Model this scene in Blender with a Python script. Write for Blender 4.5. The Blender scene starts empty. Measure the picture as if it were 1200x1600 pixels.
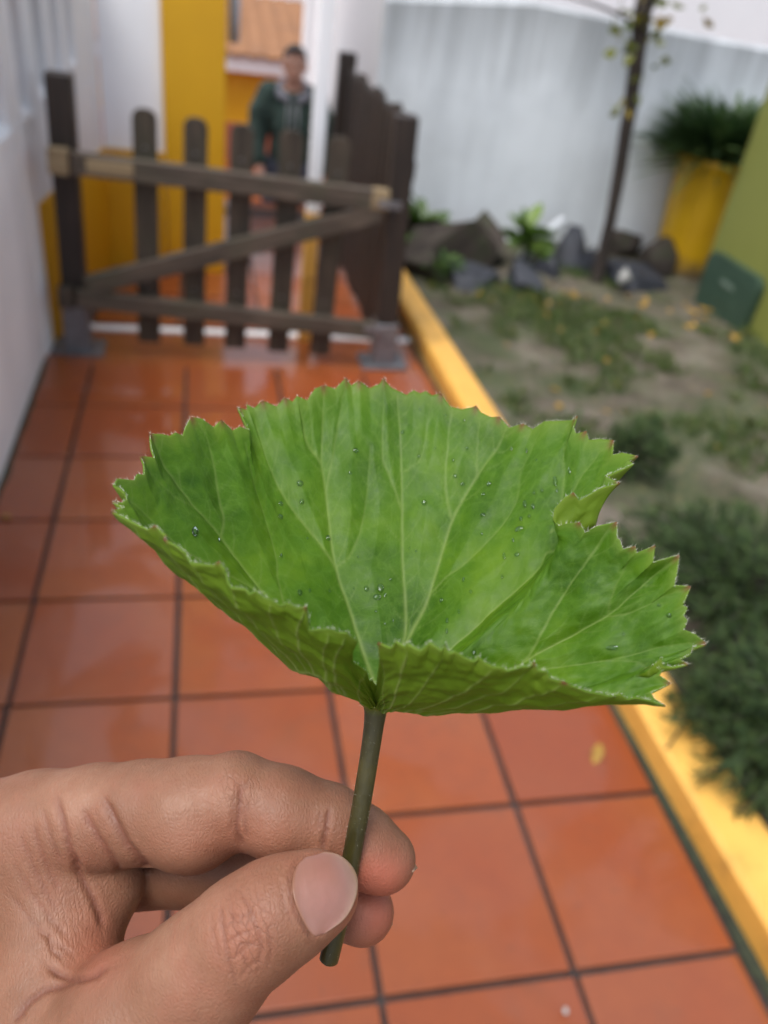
import bpy, bmesh, math, random
import numpy as np
from mathutils import Vector, Matrix, noise as mnoise
from mathutils.bvhtree import BVHTree
random.seed(7); RNG = np.random.default_rng(7)
R = math.radians
sc = bpy.context.scene
COL = sc.collection

# ------------------------------------------------------------------ camera
T = 0.36                                   # tile pitch in metres
FPX = 1267.25                              # focal length in photo pixels (1200 x 1600)
PITCH, ROLL, YAW = .6009, .1469, .2645
H = 4.0895 * T
CAM = np.array([0., 0., H])
FW = np.array([math.sin(YAW)*math.cos(PITCH), math.cos(YAW)*math.cos(PITCH), -math.sin(PITCH)])
_r = np.array([math.cos(YAW), -math.sin(YAW), 0.]); _u = np.cross(_r, FW)
RT = math.cos(ROLL)*_r + math.sin(ROLL)*_u
UP = -math.sin(ROLL)*_r + math.cos(ROLL)*_u
cd = bpy.data.cameras.new('camera'); cam = bpy.data.objects.new('camera', cd); COL.objects.link(cam)
cam.matrix_world = Matrix(((RT[0], UP[0], -FW[0], 0), (RT[1], UP[1], -FW[1], 0), (RT[2], UP[2], -FW[2], H), (0, 0, 0, 1)))
cd.sensor_fit = 'VERTICAL'; cd.sensor_height = 36; cd.sensor_width = 36
cd.lens = 36*FPX/1600; cd.clip_start = .01; cd.clip_end = 500
cd.dof.use_dof = True; cd.dof.focus_distance = .188; cd.dof.aperture_fstop = 11.2; cd.dof.aperture_blades = 0
sc.camera = cam

# ------------------------------------------------------------------ sky, sun, exposure
SUN_EL, SUN_AZ = R(67), R(-120)             # high, veiled sun
w = bpy.data.worlds.new('World'); sc.world = w; w.use_nodes = True
nt = w.node_tree; nt.nodes.clear()
sky = nt.nodes.new('ShaderNodeTexSky'); sky.sky_type = 'NISHITA'; sky.sun_disc = False
sky.sun_elevation = SUN_EL; sky.sun_rotation = SUN_AZ; sky.air_density = 1.0; sky.dust_density = 3.0; sky.ozone_density = 1.0
hs = nt.nodes.new('ShaderNodeHueSaturation'); hs.inputs['Saturation'].default_value = .5
bg = nt.nodes.new('ShaderNodeBackground'); bg.inputs[1].default_value = .13
wo = nt.nodes.new('ShaderNodeOutputWorld')
nt.links.new(sky.outputs[0], hs.inputs['Color']); nt.links.new(hs.outputs[0], bg.inputs[0]); nt.links.new(bg.outputs[0], wo.inputs[0])
sl = bpy.data.lights.new('sun', 'SUN'); so = bpy.data.objects.new('sun', sl); COL.objects.link(so)
sl.energy = 1.5; sl.angle = R(32); sl.color = (1, .975, .94)
sdir = Vector((math.sin(SUN_AZ)*math.cos(SUN_EL), math.cos(SUN_AZ)*math.cos(SUN_EL), math.sin(SUN_EL)))
so.rotation_euler = sdir.to_track_quat('Z', 'Y').to_euler(); so.location = (0, -2, 6)
vs = sc.view_settings; vs.view_transform = 'Standard'; vs.look = 'None'; vs.exposure = 0.98; vs.gamma = 1
vs.use_curve_mapping = False
sc.cycles.use_denoising = True; sc.cycles.use_adaptive_sampling = True; sc.cycles.adaptive_threshold = .02; sc.cycles.max_bounces = 8; sc.cycles.caustics_reflective = False; sc.cycles.caustics_refractive = False

def P(px, py, d):                          # a traced point of the photograph at its own distance
    return CAM + (FW + RT*(px-600)/FPX - UP*(py-800)/FPX)*d
def cam2w(c):                              # camera-frame metric (right, down, forward) -> world
    c = np.asarray(c, float); return CAM + c[..., 0:1]*RT - c[..., 1:2]*UP + c[..., 2:3]*FW
def proj(p):
    d = np.asarray(p, float)-CAM; z = d@FW
    return np.stack([600+FPX*(d@RT)/z, 800-FPX*(d@UP)/z], -1)

# ------------------------------------------------------------------ object helpers
def put(name, me, mats=None, parent=None, loc=None, rot=None, smooth=False):
    o = bpy.data.objects.new(name, me); COL.objects.link(o)
    if mats is not None and len(me.materials) == 0:
        for m in (mats if isinstance(mats, (list, tuple)) else [mats]): me.materials.append(m)
    if parent is not None: o.parent = parent
    if loc is not None: o.location = loc
    if rot is not None: o.rotation_euler = rot
    if smooth: me.polygons.foreach_set('use_smooth', [True]*len(me.polygons))
    return o
def pyd(name, v, f, mats=None, parent=None, loc=None, rot=None, smooth=False):
    me = bpy.data.meshes.new(name); me.from_pydata([tuple(map(float, a)) for a in v], [], [tuple(map(int, a)) for a in f]); me.update()
    return put(name, me, mats, parent, loc, rot, smooth)
def fast_mesh(name, V, Q):                 # numpy verts, quads
    me = bpy.data.meshes.new(name); n = len(Q); k = Q.shape[1]
    me.vertices.add(len(V)); me.vertices.foreach_set('co', np.asarray(V, np.float32).ravel())
    me.loops.add(n*k); me.loops.foreach_set('vertex_index', np.asarray(Q, np.int32).ravel())
    me.polygons.add(n); me.polygons.foreach_set('loop_start', np.arange(0, n*k, k, dtype=np.int32))
    me.update(calc_edges=True); me.validate(); return me
def tag(o, label=None, cat=None, group=None, kind=None):
    if label: o['label'] = label
    if cat: o['category'] = cat
    if group: o['group'] = group
    if kind: o['kind'] = kind
    return o
def empty(name, loc=(0, 0, 0), rz=0):
    o = bpy.data.objects.new(name, None); COL.objects.link(o); o.location = loc; o.rotation_euler = (0, 0, rz); o.empty_display_size = .05; return o
def bm_mesh(bm, name):
    bmesh.ops.recalc_face_normals(bm, faces=bm.faces); me = bpy.data.meshes.new(name); bm.to_mesh(me); bm.free(); return me
def box_bm(sx, sy, sz, bev=.004, seg=2, org=(0, 0, 0), bm=None):
    b = bmesh.new(); bmesh.ops.create_cube(b, size=1)
    for v in b.verts: v.co = Vector((v.co.x*sx, v.co.y*sy, v.co.z*sz))+Vector(org)
    if bev: bmesh.ops.bevel(b, geom=b.edges[:], offset=bev, segments=seg, affect='EDGES', profile=.6)
    if bm is None: return b
    me = bpy.data.meshes.new('tmp'); b.to_mesh(me); b.free(); bm.from_mesh(me); bpy.data.meshes.remove(me); return bm
def box(name, size, loc, mat, parent=None, rot=(0, 0, 0), bev=.004, seg=2):
    return put(name, bm_mesh(box_bm(*size, bev, seg), name), mat, parent, loc, rot)
def prism(name, outline, y0, y1, mat, parent=None, bev=0, axis='Y'):
    """extrude an (a,z) outline between two values of the third axis"""
    bm = bmesh.new()
    def pt(a, z, t): return (a, t, z) if axis == 'Y' else ((t, a, z) if axis == 'X' else (a, z, t))
    lo = [bm.verts.new(pt(a, z, y0)) for a, z in outline]; hi = [bm.verts.new(pt(a, z, y1)) for a, z in outline]
    bm.faces.new(lo); bm.faces.new(hi[::-1]); n = len(lo)
    for i in range(n): bm.faces.new((lo[i], lo[(i+1) % n], hi[(i+1) % n], hi[i]))
    if bev: bmesh.ops.bevel(bm, geom=bm.edges[:], offset=bev, segments=2, affect='EDGES')
    return put(name, bm_mesh(bm, name), mat, parent)
def tube(pts, rad, n=10, cap=True):
    V = []; F = []; pts = [Vector(p) for p in pts]; up = Vector((.31, .22, .93))
    for i, p in enumerate(pts):
        d = (pts[min(i+1, len(pts)-1)]-pts[max(i-1, 0)]).normalized()
        a = d.cross(up); a = a.normalized() if a.length > 1e-4 else d.orthogonal().normalized(); b = d.cross(a); up = -b if False else up
        r = rad[i] if hasattr(rad, '__len__') else rad
        for k in range(n):
            t = 2*math.pi*k/n; V.append(p+a*math.cos(t)*r+b*math.sin(t)*r)
    for i in range(len(pts)-1):
        for k in range(n): F.append((i*n+k, i*n+(k+1) % n, (i+1)*n+(k+1) % n, (i+1)*n+k))
    if cap: F.append(tuple(range(n))[::-1]); F.append(tuple((len(pts)-1)*n+k for k in range(n)))
    return V, F
def spline(P_, m):
    P_ = np.asarray(P_, float); n = len(P_); t = np.linspace(0, n-1, m); i = np.clip(t.astype(int), 0, n-2); f = (t-i)[:, None]
    g = lambda k: P_[np.clip(k, 0, n-1)]
    a, b, c, d = g(i-1), g(i), g(i+1), g(i+2)
    return .5*((2*b)+(-a+c)*f+(2*a-5*b+4*c-d)*f**2+(-a+3*b-3*c+d)*f**3)

# ------------------------------------------------------------------ materials
class N:
    def __init__(s, name):
        s.m = bpy.data.materials.new(name); s.m.use_nodes = True; s.t = s.m.node_tree; s.t.nodes.clear()
        s.out = s.n('ShaderNodeOutputMaterial')
    def n(s, typ, **kw):
        x = s.t.nodes.new(typ)
        for k, v in kw.items():
            if k.startswith('i_'): x.inputs[k[2:].replace('_', ' ')].default_value = v
            else: setattr(x, k, v)
        return x
    def l(s, a, b): s.t.links.new(a, b)
    def coords(s, kind='Object', scale=(1, 1, 1), rnd=True):
        tc = s.n('ShaderNodeTexCoord'); mp = s.n('ShaderNodeMapping'); mp.inputs['Scale'].default_value = scale
        s.l(tc.outputs[kind], mp.inputs[0])
        if rnd:
            oi = s.n('ShaderNodeObjectInfo'); mu = s.n('ShaderNodeMath', operation='MULTIPLY'); mu.inputs[1].default_value = 37.
            s.l(oi.outputs['Random'], mu.inputs[0]); s.l(mu.outputs[0], mp.inputs['Location'])
        return mp.outputs[0]
    def noise(s, vec, scale, detail=4, rough=.55, dist=0):
        x = s.n('ShaderNodeTexNoise'); x.inputs['Scale'].default_value = scale; x.inputs['Detail'].default_value = detail
        x.inputs['Roughness'].default_value = rough; x.inputs['Distortion'].default_value = dist; s.l(vec, x.inputs['Vector']); return x.outputs[0]
    def ramp(s, fac, stops):
        x = s.n('ShaderNodeValToRGB'); e = x.color_ramp.elements
        while len(e) < len(stops): e.new(.5)
        for k, (p, c) in enumerate(stops):
            e[k].position = p; e[k].color = (c, c, c, 1) if not hasattr(c, '__len__') else (*c, 1)
        s.l(fac, x.inputs[0]); return x.outputs[0]
    def mix(s, fac, a, b, typ='MIX'):
        x = s.n('ShaderNodeMix', data_type='RGBA', blend_type=typ)
        for sock, v in ((x.inputs[0], fac), (x.inputs[6], a), (x.inputs[7], b)):
            if hasattr(v, 'default_value') or hasattr(v, 'links'): s.l(v, sock)
            elif hasattr(v, '__len__'): sock.default_value = (*v, 1)[:4]
            else: sock.default_value = v
        return x.outputs[2]
    def math(s, op, a, b=None):
        x = s.n('ShaderNodeMath', operation=op)
        for k, v in enumerate((a, b)):
            if v is None: continue
            if hasattr(v, 'links'): s.l(v, x.inputs[k])
            else: x.inputs[k].default_value = v
        return x.outputs[0]
    def bump(s, h, strength=.5, dist=.01, nrm=None):
        x = s.n('ShaderNodeBump'); x.inputs['Strength'].default_value = strength; x.inputs['Distance'].default_value = dist
        s.l(h, x.inputs['Height'])
        if nrm is not None: s.l(nrm, x.inputs['Normal'])
        return x.outputs[0]
    def bsdf(s, col, rough=.6, nrm=None, **kw):
        b = s.n('ShaderNodeBsdfPrincipled')
        for nm, v in [('Base Color', col), ('Roughness', rough)]+[(k.replace('_', ' '), v) for k, v in kw.items()]:
            if hasattr(v, 'links'): s.l(v, b.inputs[nm])
            elif hasattr(v, '__len__') and nm in ('Base Color',): b.inputs[nm].default_value = (*v, 1)
            else: b.inputs[nm].default_value = v
        if nrm is not None: s.l(nrm, b.inputs['Normal'])
        return b.outputs[0]
    def done(s, sh): s.l(sh, s.out.inputs[0]); return s.m
def simple(name, c1, c2, scale=8, rough=.7, stretch=(1, 1, 1), bump=.3, bd=.004, c3=None, rnd=True, **kw):
    n = N(name); v = n.coords('Object', stretch, rnd); f = n.noise(v, scale, 5, .6)
    col = n.ramp(f, [(.3, c1), (.7, c2)] if c3 is None else [(.25, c1), (.5, c2), (.75, c3)])
    h = n.noise(v, scale*4, 4, .6)
    return n.done(n.bsdf(col, rough, n.bump(h, bump, bd), **kw))
def tile_material(name, tint=(1, 1, 1)):
    n = N(name); v = n.coords('Object', (1, 1, 1))
    big = n.noise(v, 3.2, 3, .5, .4); fine = n.noise(v, 26, 5, .6); spots = n.noise(v, 60, 2, .5)
    oi = n.n('ShaderNodeObjectInfo')
    a = n.mix(n.ramp(big, [(.35, 0), (.65, 1)]), (.245*tint[0], .053*tint[1], .008*tint[2]), (.26*tint[0], .072*tint[1], .018*tint[2]))
    a = n.mix(n.ramp(fine, [(.35, .0), (.8, .35)]), a, (.15, .036, .012))
    a = n.mix(n.math('MULTIPLY', oi.outputs['Random'], .6), a, (.19, .034, .007))
    a = n.mix(n.ramp(spots, [(.70, 0), (.76, .5)]), a, (.10, .04, .025)); a = n.mix(n.ramp(n.noise(v, 7, 5, .7), [(.55, 0), (.75, .45)]), a, (.15, .05, .022))
    g_ = n.n('ShaderNodeNewGeometry'); wet = n.ramp(n.noise(g_.outputs['Position'], 2.6, 3, .5, .8), [(.44, .1), (.53, 1.)])
    h = n.math('ADD', n.math('MULTIPLY', big, 2.), n.math('MULTIPLY', fine, .15))
    return n.done(n.bsdf(a, .42, n.bump(h, .10, .004), Specular_IOR_Level=.5, Coat_Weight=wet, Coat_Roughness=.07, Coat_IOR=1.45))
def stucco(name, base, stain, streak=0., amount=.5, rough=.85, grime=None):
    n = N(name); v = n.coords('Object', (1, 1, 1), False); vs_ = n.coords('Object', (3.2, 3.2, .38), False)
    f = n.noise(v, 2.2, 5, .6); s_ = n.noise(vs_, 1.25, 4, .6)
    col = n.mix(n.math('MULTIPLY', n.ramp(f, [(.45, 0), (.75, 1)]), amount), base, stain)
    if streak: col = n.mix(n.math('MULTIPLY', n.ramp(s_, [(.48, 0), (.74, 1)]), streak), col, stain)
    if grime:                              # rain dirt running down from the coping
        sx = n.n('ShaderNodeSeparateXYZ'); n.l(v, sx.inputs[0]); run = n.noise(n.coords('Object', (7, 7, .25), False), 1.3, 5, .65)
        zz = n.math('ADD', sx.outputs[2], n.math('MULTIPLY', run, .9)); g_ = n.ramp(n.math('MULTIPLY', zz, .5), [(.68, 0), (.90, 1)])
        col = n.mix(n.math('MULTIPLY', g_, grime), col, (.17, .18, .19))
    h = n.noise(v, 90, 4, .6)
    return n.done(n.bsdf(col, rough, n.bump(h, .35, .003)))
def wood(name, c1, c2, c3=None):
    n = N(name); v = n.coords('Object', (9, 9, .9)); g = n.noise(v, 5, 6, .6, .8); h2 = n.noise(n.coords('Object', (60, 60, 2)), 2, 4, .6)
    col = n.ramp(g, [(.3, c1), (.65, c2)])
    if c3: col = n.mix(n.ramp(n.noise(n.coords('Object', (1, 1, 1)), 5, 3), [(.5, 0), (.72, .8)]), col, c3)
    return n.done(n.bsdf(col, .62, n.bump(n.math('ADD', g, h2), .35, .004)))
M_tile = tile_material('terracotta_tile'); M_slab = tile_material('terracotta_slab', (.95, 1.05, 1.1))
M_grout = simple('grout', (.016, .012, .011), (.042, .033, .030), 30, .8)
M_white = stucco('white_stucco', (.84, .85, .87), (.52, .53, .55), .35, .35)
M_whiteclean = stucco('clean_white_stucco', (.83, .84, .86), (.70, .71, .73), .12, .3)
M_stained = stucco('stained_white_stucco', (.80, .845, .89), (.38, .41, .44), .36, .34, .85, .6)
M_yellow = stucco('ochre_paint', (.64, .345, .004), (.54, .27, .004), .2, .5, .6)
M_kerb = stucco('kerb_paint', (.74, .41, .085), (.50, .25, .045), .25, .8, .4)
n = N('kerb_paint_worn'); v = n.coords('Object', (1, 1, 1), False)
c = n.ramp(n.noise(v, 2.4, 4, .6), [(.35, (.76, .43, .095)), (.7, (.60, .31, .055))]); c = n.mix(n.ramp(n.noise(v, 9, 7, .72), [(.52, 0), (.70, .55)]), c, (.30, .17, .045)); c = n.mix(n.ramp(n.noise(v, 55, 4, .7), [(.62, 0), (.68, .5)]), c, (.16, .11, .05))
M_kerb = n.done(n.bsdf(c, .42, n.bump(n.noise(v, 60, 5, .7), .5, .004)))
M_gatewood = wood('weathered_gate_wood', (.009, .007, .0045), (.070, .053, .036), (.038, .036, .021))
M_railwood = wood('weathered_rail_wood', (.018, .014, .010), (.110, .085, .063), (.056, .057, .034))
M_palewood = wood('pale_cut_wood', (.16, .11, .06), (.30, .23, .13))
M_darkwood = wood('dark_stained_wood', (.007, .005, .004), (.030, .0195, .0145))
M_steel = simple('galvanised_steel', (.13, .13, .145), (.24, .245, .26), 40, .45, bump=.15, bd=.001, Metallic=.55)

# ------------------------------------------------------------------ ground, path, kerb
YR = [3.096-.353*j for j in range(-1, 14)]
XC = [-.607, X0c := -.4293, -.0693, .2907, .6507, .985]
path = box('path', (1.68, 5.2, .1), (.2, .85, -.058), M_grout, bev=0); tag(path, kind='structure')
def tile_mesh(w_, d_): return bm_mesh(box_bm(w_-.0125, d_-.0125, .02, .003, 2), 'tile')
for i in range(5):
    tm = tile_mesh(XC[i+1]-XC[i], .353)
    for j in range(1, 14):
        y1 = YR[j]; o = put('tile', tm, M_tile, path)
        o.location = ((XC[i]+XC[i+1])/2-.2+random.uniform(-.001, .001), y1-.353/2-.85, .05+.002+random.uniform(-.0008, .0008))
        o.rotation_euler = (random.uniform(-.0035, .0035), random.uniform(-.0035, .0035), random.uniform(-.002, .002))
sill = box('gate_threshold', (1.68, .33, .1), (.2, 3.262, -.0505), M_slab, bev=.004); tag(sill, kind='structure')
strip = box('threshold_strip', (1.42, .045, .02), (.22, 3.4500, -.002), M_whiteclean, bev=.003); tag(strip, kind='structure')
landing = box('landing', (1.62, 2.03, .12), (.14, 4.49, -.069), M_grout, bev=0); tag(landing, kind='structure')
tm = tile_mesh(.36, .36)
for i in range(4):
    for j in range(5):
        o = put('tile', tm, M_tile, landing, (-.61+.36*i+.18, -.80+.36*j, .06+.001+random.uniform(-.001, .001)), (random.uniform(-.004, .004), random.uniform(-.004, .004), 0))
for k in range(5):
    s_ = box('step', (1.6, .24, .176), (.14, 5.62+.22*k, -.176*(k+1)+.088-.02), M_slab, bev=.006); tag(s_, kind='structure')
terr = box('terrace', (14, 9, .1), (1, 11, -.93), M_slab, bev=0); tag(terr, kind='structure')
gnd = pyd('ground', [(-150, -150, -1.02), (150, -150, -1.02), (150, 150, -1.02), (-150, 150, -1.02)], [(0, 1, 2, 3)], simple('far_earth', (.12, .10, .08), (.18, .16, .12), .3)); tag(gnd, kind='structure')
# kerb: two painted lengths with a joint
kerb = empty('kerb'); tag(kerb, kind='structure')
def kerb_len(y0, y1):
    xf = lambda y: 1.012-.023*(y-.6)
    V = []; prof = [(0, -.1), (0, .078), (.012, .09), (.118, .09), (.13, .078), (.13, -.1)]
    n = 24
    for k in range(n+1):
        y = y0+(y1-y0)*k/n
        for a, z in prof:
            q = mnoise.noise((a*9, y*4, z*9))*.0025
            V.append((xf(y)+a+q, y, z+q))
    F = []
    for k in range(n):
        for a in range(5): F.append((k*6+a, k*6+a+1, k*6+a+7, k*6+a+6))
    F += [tuple(range(6)), tuple(n*6+a for a in range(6))[::-1]]
    o = pyd('kerb_stone', V, F, M_kerb, kerb); return o
ys = [-1.6, -.6, .41, 1.42, 2.43, 3.44, 4.55]
for a, b in zip(ys, ys[1:]): kerb_len(a+.002, b-.002)
# moss and dirt along the two edges of the path
M_moss = simple('moss_dirt', (.012, .014, .010), (.035, .045, .02), 60, .9)
def dirt_line(name, xf, y0, y1, wv, label):
    V = []; F = []; n = 240
    for k in range(n+1):
        y = y0+(y1-y0)*k/n; x = xf(y); q = wv*(.7+.7*mnoise.noise((y*9, 3, 1))+.3*mnoise.noise((y*40, 3, 1)))
        V += [(x-q, y, .0005), (x-q*.3, y, .010+.004*mnoise.noise((y*30, 0, 0))), (x+wv*.5, y, .012)]
    for k in range(n):
        for a in range(2): F.append((k*3+a, k*3+a+1, k*3+a+4, k*3+a+3))
    o = pyd(name, V, F, M_moss, smooth=True); tag(o, label, 'moss', kind='stuff'); return o
dirt_line('moss', lambda y: 1.002-.023*(y-.6), -1.2, 4.3, .014, 'dark moss and dirt in the joint along the yellow kerb')
dirt_line('moss', lambda y: -.604, -1.2, 3.1, -.016, 'green moss line at the foot of the white slotted wall')
# garden bed
def garden_z(x, y):
    return .035+.03*mnoise.noise((x*1.1, y*1.1, 0))+.014*mnoise.noise((x*4, y*4, 5))+.006*mnoise.noise((x*14, y*14, 9))+.02*max(0, min(1, (x-1.2)))
gx = np.linspace(1.05, 3.6, 130); gy = np.linspace(-2, 5.2, 330)
V = [(x, y, garden_z(x, y)) for y in gy for x in gx]; nx = len(gx)
F = [(j*nx+i, j*nx+i+1, (j+1)*nx+i+1, (j+1)*nx+i) for j in range(len(gy)-1) for i in range(nx-1)]
n = N('garden_soil'); v = n.coords('Object', (1, 1, 1), False)
c = n.ramp(n.noise(v, 5, 6, .65), [(.3, (.045, .036, .024)), (.5, (.098, .082, .060)), (.72, (.175, .155, .125))])
c = n.mix(n.ramp(n.noise(v, 2.1, 4, .6), [(.46, 0), (.60, .75)]), c, (.042, .062, .018))
c = n.mix(n.ramp(n.noise(v, 45, 3, .6), [(.6, 0), (.7, .5)]), c, (.30, .22, .09))
M_soil = n.done(n.bsdf(c, .9, n.bump(n.noise(v, 70, 5, .7), .8, .012)))
gb = pyd('garden_bed', V, F, M_soil, smooth=True); tag(gb, kind='structure')

# ------------------------------------------------------------------ walls and houses
# left wall: solid below, tall slots with sloping sills above
lw = empty('slotted_wall', (-.61, 1, 0)); tag(lw, 'white rendered boundary wall with tall narrow slots along the left side', 'wall')
bm = bmesh.new()
slots = [2.83-.43*k for k in range(5, -1, -1)]; sz, top, sw = .855, 1.30, .19
def quad(bm, pts): bm.faces.new([bm.verts.new(p) for p in pts])
bm = box_bm(.22, 4.75, sz, .006, 2, (-.11, .0-.225, sz/2))
prev = -2.6
for s0 in slots+[None]:
    e = (s0-1) if s0 is not None else 2.15
    if e-prev > .01: box_bm(.22, e-prev, top-sz-.06, .006, 1, (-.11, (e+prev)/2, sz+(top-sz-.06)/2), bm)
    prev = e+sw if s0 is not None else e
box_bm(.22, 4.75, .059, .006, 1, (-.11, -.225, top-.03), bm)
put('wall', bm_mesh(bm, 'wall'), M_white, lw)
for s0 in slots:
    y0, y1 = s0-1+.001, s0-1+sw-.001
    bm = bmesh.new()
    vv = [bm.verts.new(p) for p in ((.006, y0, sz-.004), (.006, y1, sz-.004), (-.20, y1, sz+.12), (-.20, y0, sz+.12), (.006, y0, sz-.02), (.006, y1, sz-.02), (-.20, y1, sz-.02), (-.20, y0, sz-.02))]
    for f_ in ((0, 1, 2, 3), (4, 7, 6, 5), (0, 4, 5, 1), (1, 5, 6, 2), (2, 6, 7, 3), (3, 7, 4, 0)): bm.faces.new([vv[q] for q in f_])
    put('slot_sill', bm_mesh(bm, 'slot_sill'), M_whiteclean, lw)
bk = box('back_panel', (.03, 4.7, top-sz), (-.235, -.225, sz+(top-sz)/2), M_white, lw, bev=0)
# house corner behind the gate: angled side wall, facing wall, ochre dado and pilaster
hc = empty('house_corner', (-.2, 4.3, 0)); tag(hc, 'white house corner with ochre dado and tall ochre pilaster behind the gate', 'house')
def hwall(name, outline, z0, z1, mat, bev=.004): # outline in world xy
    return prism(name, [(x+.2, y-4.3) for x, y in outline], z0, z1, mat, hc, bev, 'Z')
sang = math.atan2(.152, 1.095); sL = 1.105       # angled side wall with narrower slots
def along(a0, a1, z0, z1, d0=-.2, d1=0., mat=M_white, name='side_wall', bm=None):
    return box_bm(d1-d0, a1-a0, z1-z0, .004, 1, ((d0+d1)/2, (a0+a1)/2, (z0+z1)/2), bm)
bm = along(0, sL, -.02, .86); prev = 0.
sl4 = [(.04, .16, .875), (.26, .38, .905), (.47, .58, .935), (.66, .76, .965)]
for a0, a1, zs in sl4+[(sL, sL, 0)]:
    along(prev, a0, .861, 1.25, bm=bm); prev = a1
    if zs: along(a0+.001, a1-.001, .8605, zs-.02, bm=bm)
along(0, sL, 1.251, 1.32, bm=bm); along(0, sL, .5, 1.3, -.24, -.203, bm=bm)
put('side_wall', bm_mesh(bm, 'side_wall'), M_white, hc, (-.607+.2, 3.157-4.3, 0), (0, 0, -sang))
for a0, a1, zs in sl4:
    bm = bmesh.new(); vv = [bm.verts.new(p) for p in ((.005, a0, zs-.02), (.005, a1, zs-.02), (-.19, a1, zs+.09), (-.19, a0, zs+.09), (.005, a0, zs-.04), (.005, a1, zs-.04), (-.19, a1, zs-.04), (-.19, a0, zs-.04))]
    for f_ in ((0, 1, 2, 3), (4, 7, 6, 5), (0, 4, 5, 1), (1, 5, 6, 2), (2, 6, 7, 3), (3, 7, 4, 0)): bm.faces.new([vv[q] for q in f_])
    put('slot_sill', bm_mesh(bm, 'slot_sill'), M_whiteclean, hc, (-.607+.2, 3.157-4.3, 0), (0, 0, -sang))
hwall('facing_wall', [(-.452, 4.252), (-.178, 4.252), (-.178, 4.6), (-.452, 4.6)], -.02, 3.2, M_whiteclean)
hwall('dado', [(-.592, 3.25), (-.445, 4.238), (-.18, 4.238), (-.18, 4.25), (-.47, 4.25), (-.61, 3.25)], -.02, .56, M_yellow)
hwall('pilaster', [(-.176, 4.225), (.104, 4.225), (.104, 4.7), (-.176, 4.7)], -.02, 3.2, M_yellow)
hwall('rear_wall', [(-.45, 4.61), (.05, 4.705), (.05, 6.2), (-.45, 6.2)], -1., 3.2, M_whiteclean)
V, F = tube([(.345, .16, 1.03), (.345, .16, 1.2), (.345, .16, 3.1)], .026, 14); pyd('downpipe', V, F, simple('pale_blue_paint', (.50, .55, .66), (.56, .60, .70), 8, .4), hc, smooth=True)
# slim white post with ochre foot just behind the gate
wp = empty('slim_post', (.438, 3.41, 0)); tag(wp, 'slim tall white post with ochre foot standing just behind the gate', 'post')
box('shaft', (.052, .052, 2.2), (0, 0, .56+1.1), M_whiteclean, wp, bev=.006)
box('foot', (.057, .057, .56), (0, 0, .28), M_kerb, wp, bev=.006)
# stained garden wall
gw = empty('garden_wall', (2, 4.95, 0)); tag(gw, 'tall white garden wall with grey rain streaks behind the tree', 'wall')
pts = [(.95, 4.985), (1.77, 4.95), (2.43, 4.88), (3.1, 4.78), (4.6, 4.62)]; zt = [1.27, 1.345, 1.31, 1.285, 1.25]
V = []; F = []
for (x, y), z in zip(pts, zt): V += [(x-2, y-4.95, -.2), (x-2, y-4.95, z-.02), (x-2, y-4.95+.02, z), (x-2, y+.16-4.95, z), (x-2, y+.18-4.95, -.2)]
for k in range(4):
    for a in range(4): F.append((k*5+a, k*5+a+1, k*5+a+6, k*5+a+5))
F += [tuple(range(5))[::-1], tuple(20+a for a in range(5))]
pyd('wall', V, F, M_stained, gw)
rw = prism('return_wall', [(.948-2, 5.0-4.95), (1.13-2, 5.18-4.95), (1.13-2, 8.2-4.95), (.948-2, 8.2-4.95)], -1.0, 1.9, M_whiteclean, gw, .004, 'Z')
# white building beyond the garden wall, added to cover the blue sky
bb = empty('added_building', (3, 9, -1)); tag(bb, 'plain white building added behind the stained garden wall to cover blue sky', 'building')
box('wall', (8.5, .3, 6), (2.2, 0, 3), M_whiteclean, bb, bev=.01)
box('roof', (8.9, .8, .15), (2.2, .1, 6.08), simple('roof_edge', (.25, .12, .07), (.35, .18, .1), 4), bb, bev=.01)
# far house down the slope
fh = empty('far_house', (1.2, 11, -.9)); tag(fh, 'low ochre house with white eave and tiled roof beyond the gate', 'house')
box('wall', (6, .3, 1.05), (0, .2, .475), M_yellow, fh, bev=.01)
box('plinth', (6.02, .34, .42), (0, .2, .21), simple('red_plinth', (.32, .09, .05), (.4, .13, .07), 5), fh, bev=.006)
box('eave', (6.3, .5, .17), (0, .1, 1.085), M_whiteclean, fh, bev=.02)
V = []; F = []; nn = 240
for k in range(nn+1):
    x = -3.15+6.3*k/nn; zz = .022*abs(math.sin(k*math.pi/8))
    V += [(x, -.2, 1.18+zz), (x, 2.6, 1.62+zz)]
for k in range(nn): F.append((2*k, 2*k+2, 2*k+3, 2*k+1))
ro = pyd('roof', V, F, simple('roof_tile', (.19, .085, .034), (.27, .125, .052), 3, c3=(.15, .07, .035)), fh); md = ro.modifiers.new('s', 'SOLIDIFY'); md.thickness = .03
ub = empty('upper_house', (1, 15.5, -1)); tag(ub, 'distant pale house wall above the tiled roof', 'house')
box('wall', (7, .4, 5), (0, 0, 2.5), M_whiteclean, ub, bev=.01)
box('roof', (7.4, 1, .2), (0, .2, 5.1), bpy.data.materials['roof_tile'], ub, bev=.01)
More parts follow.
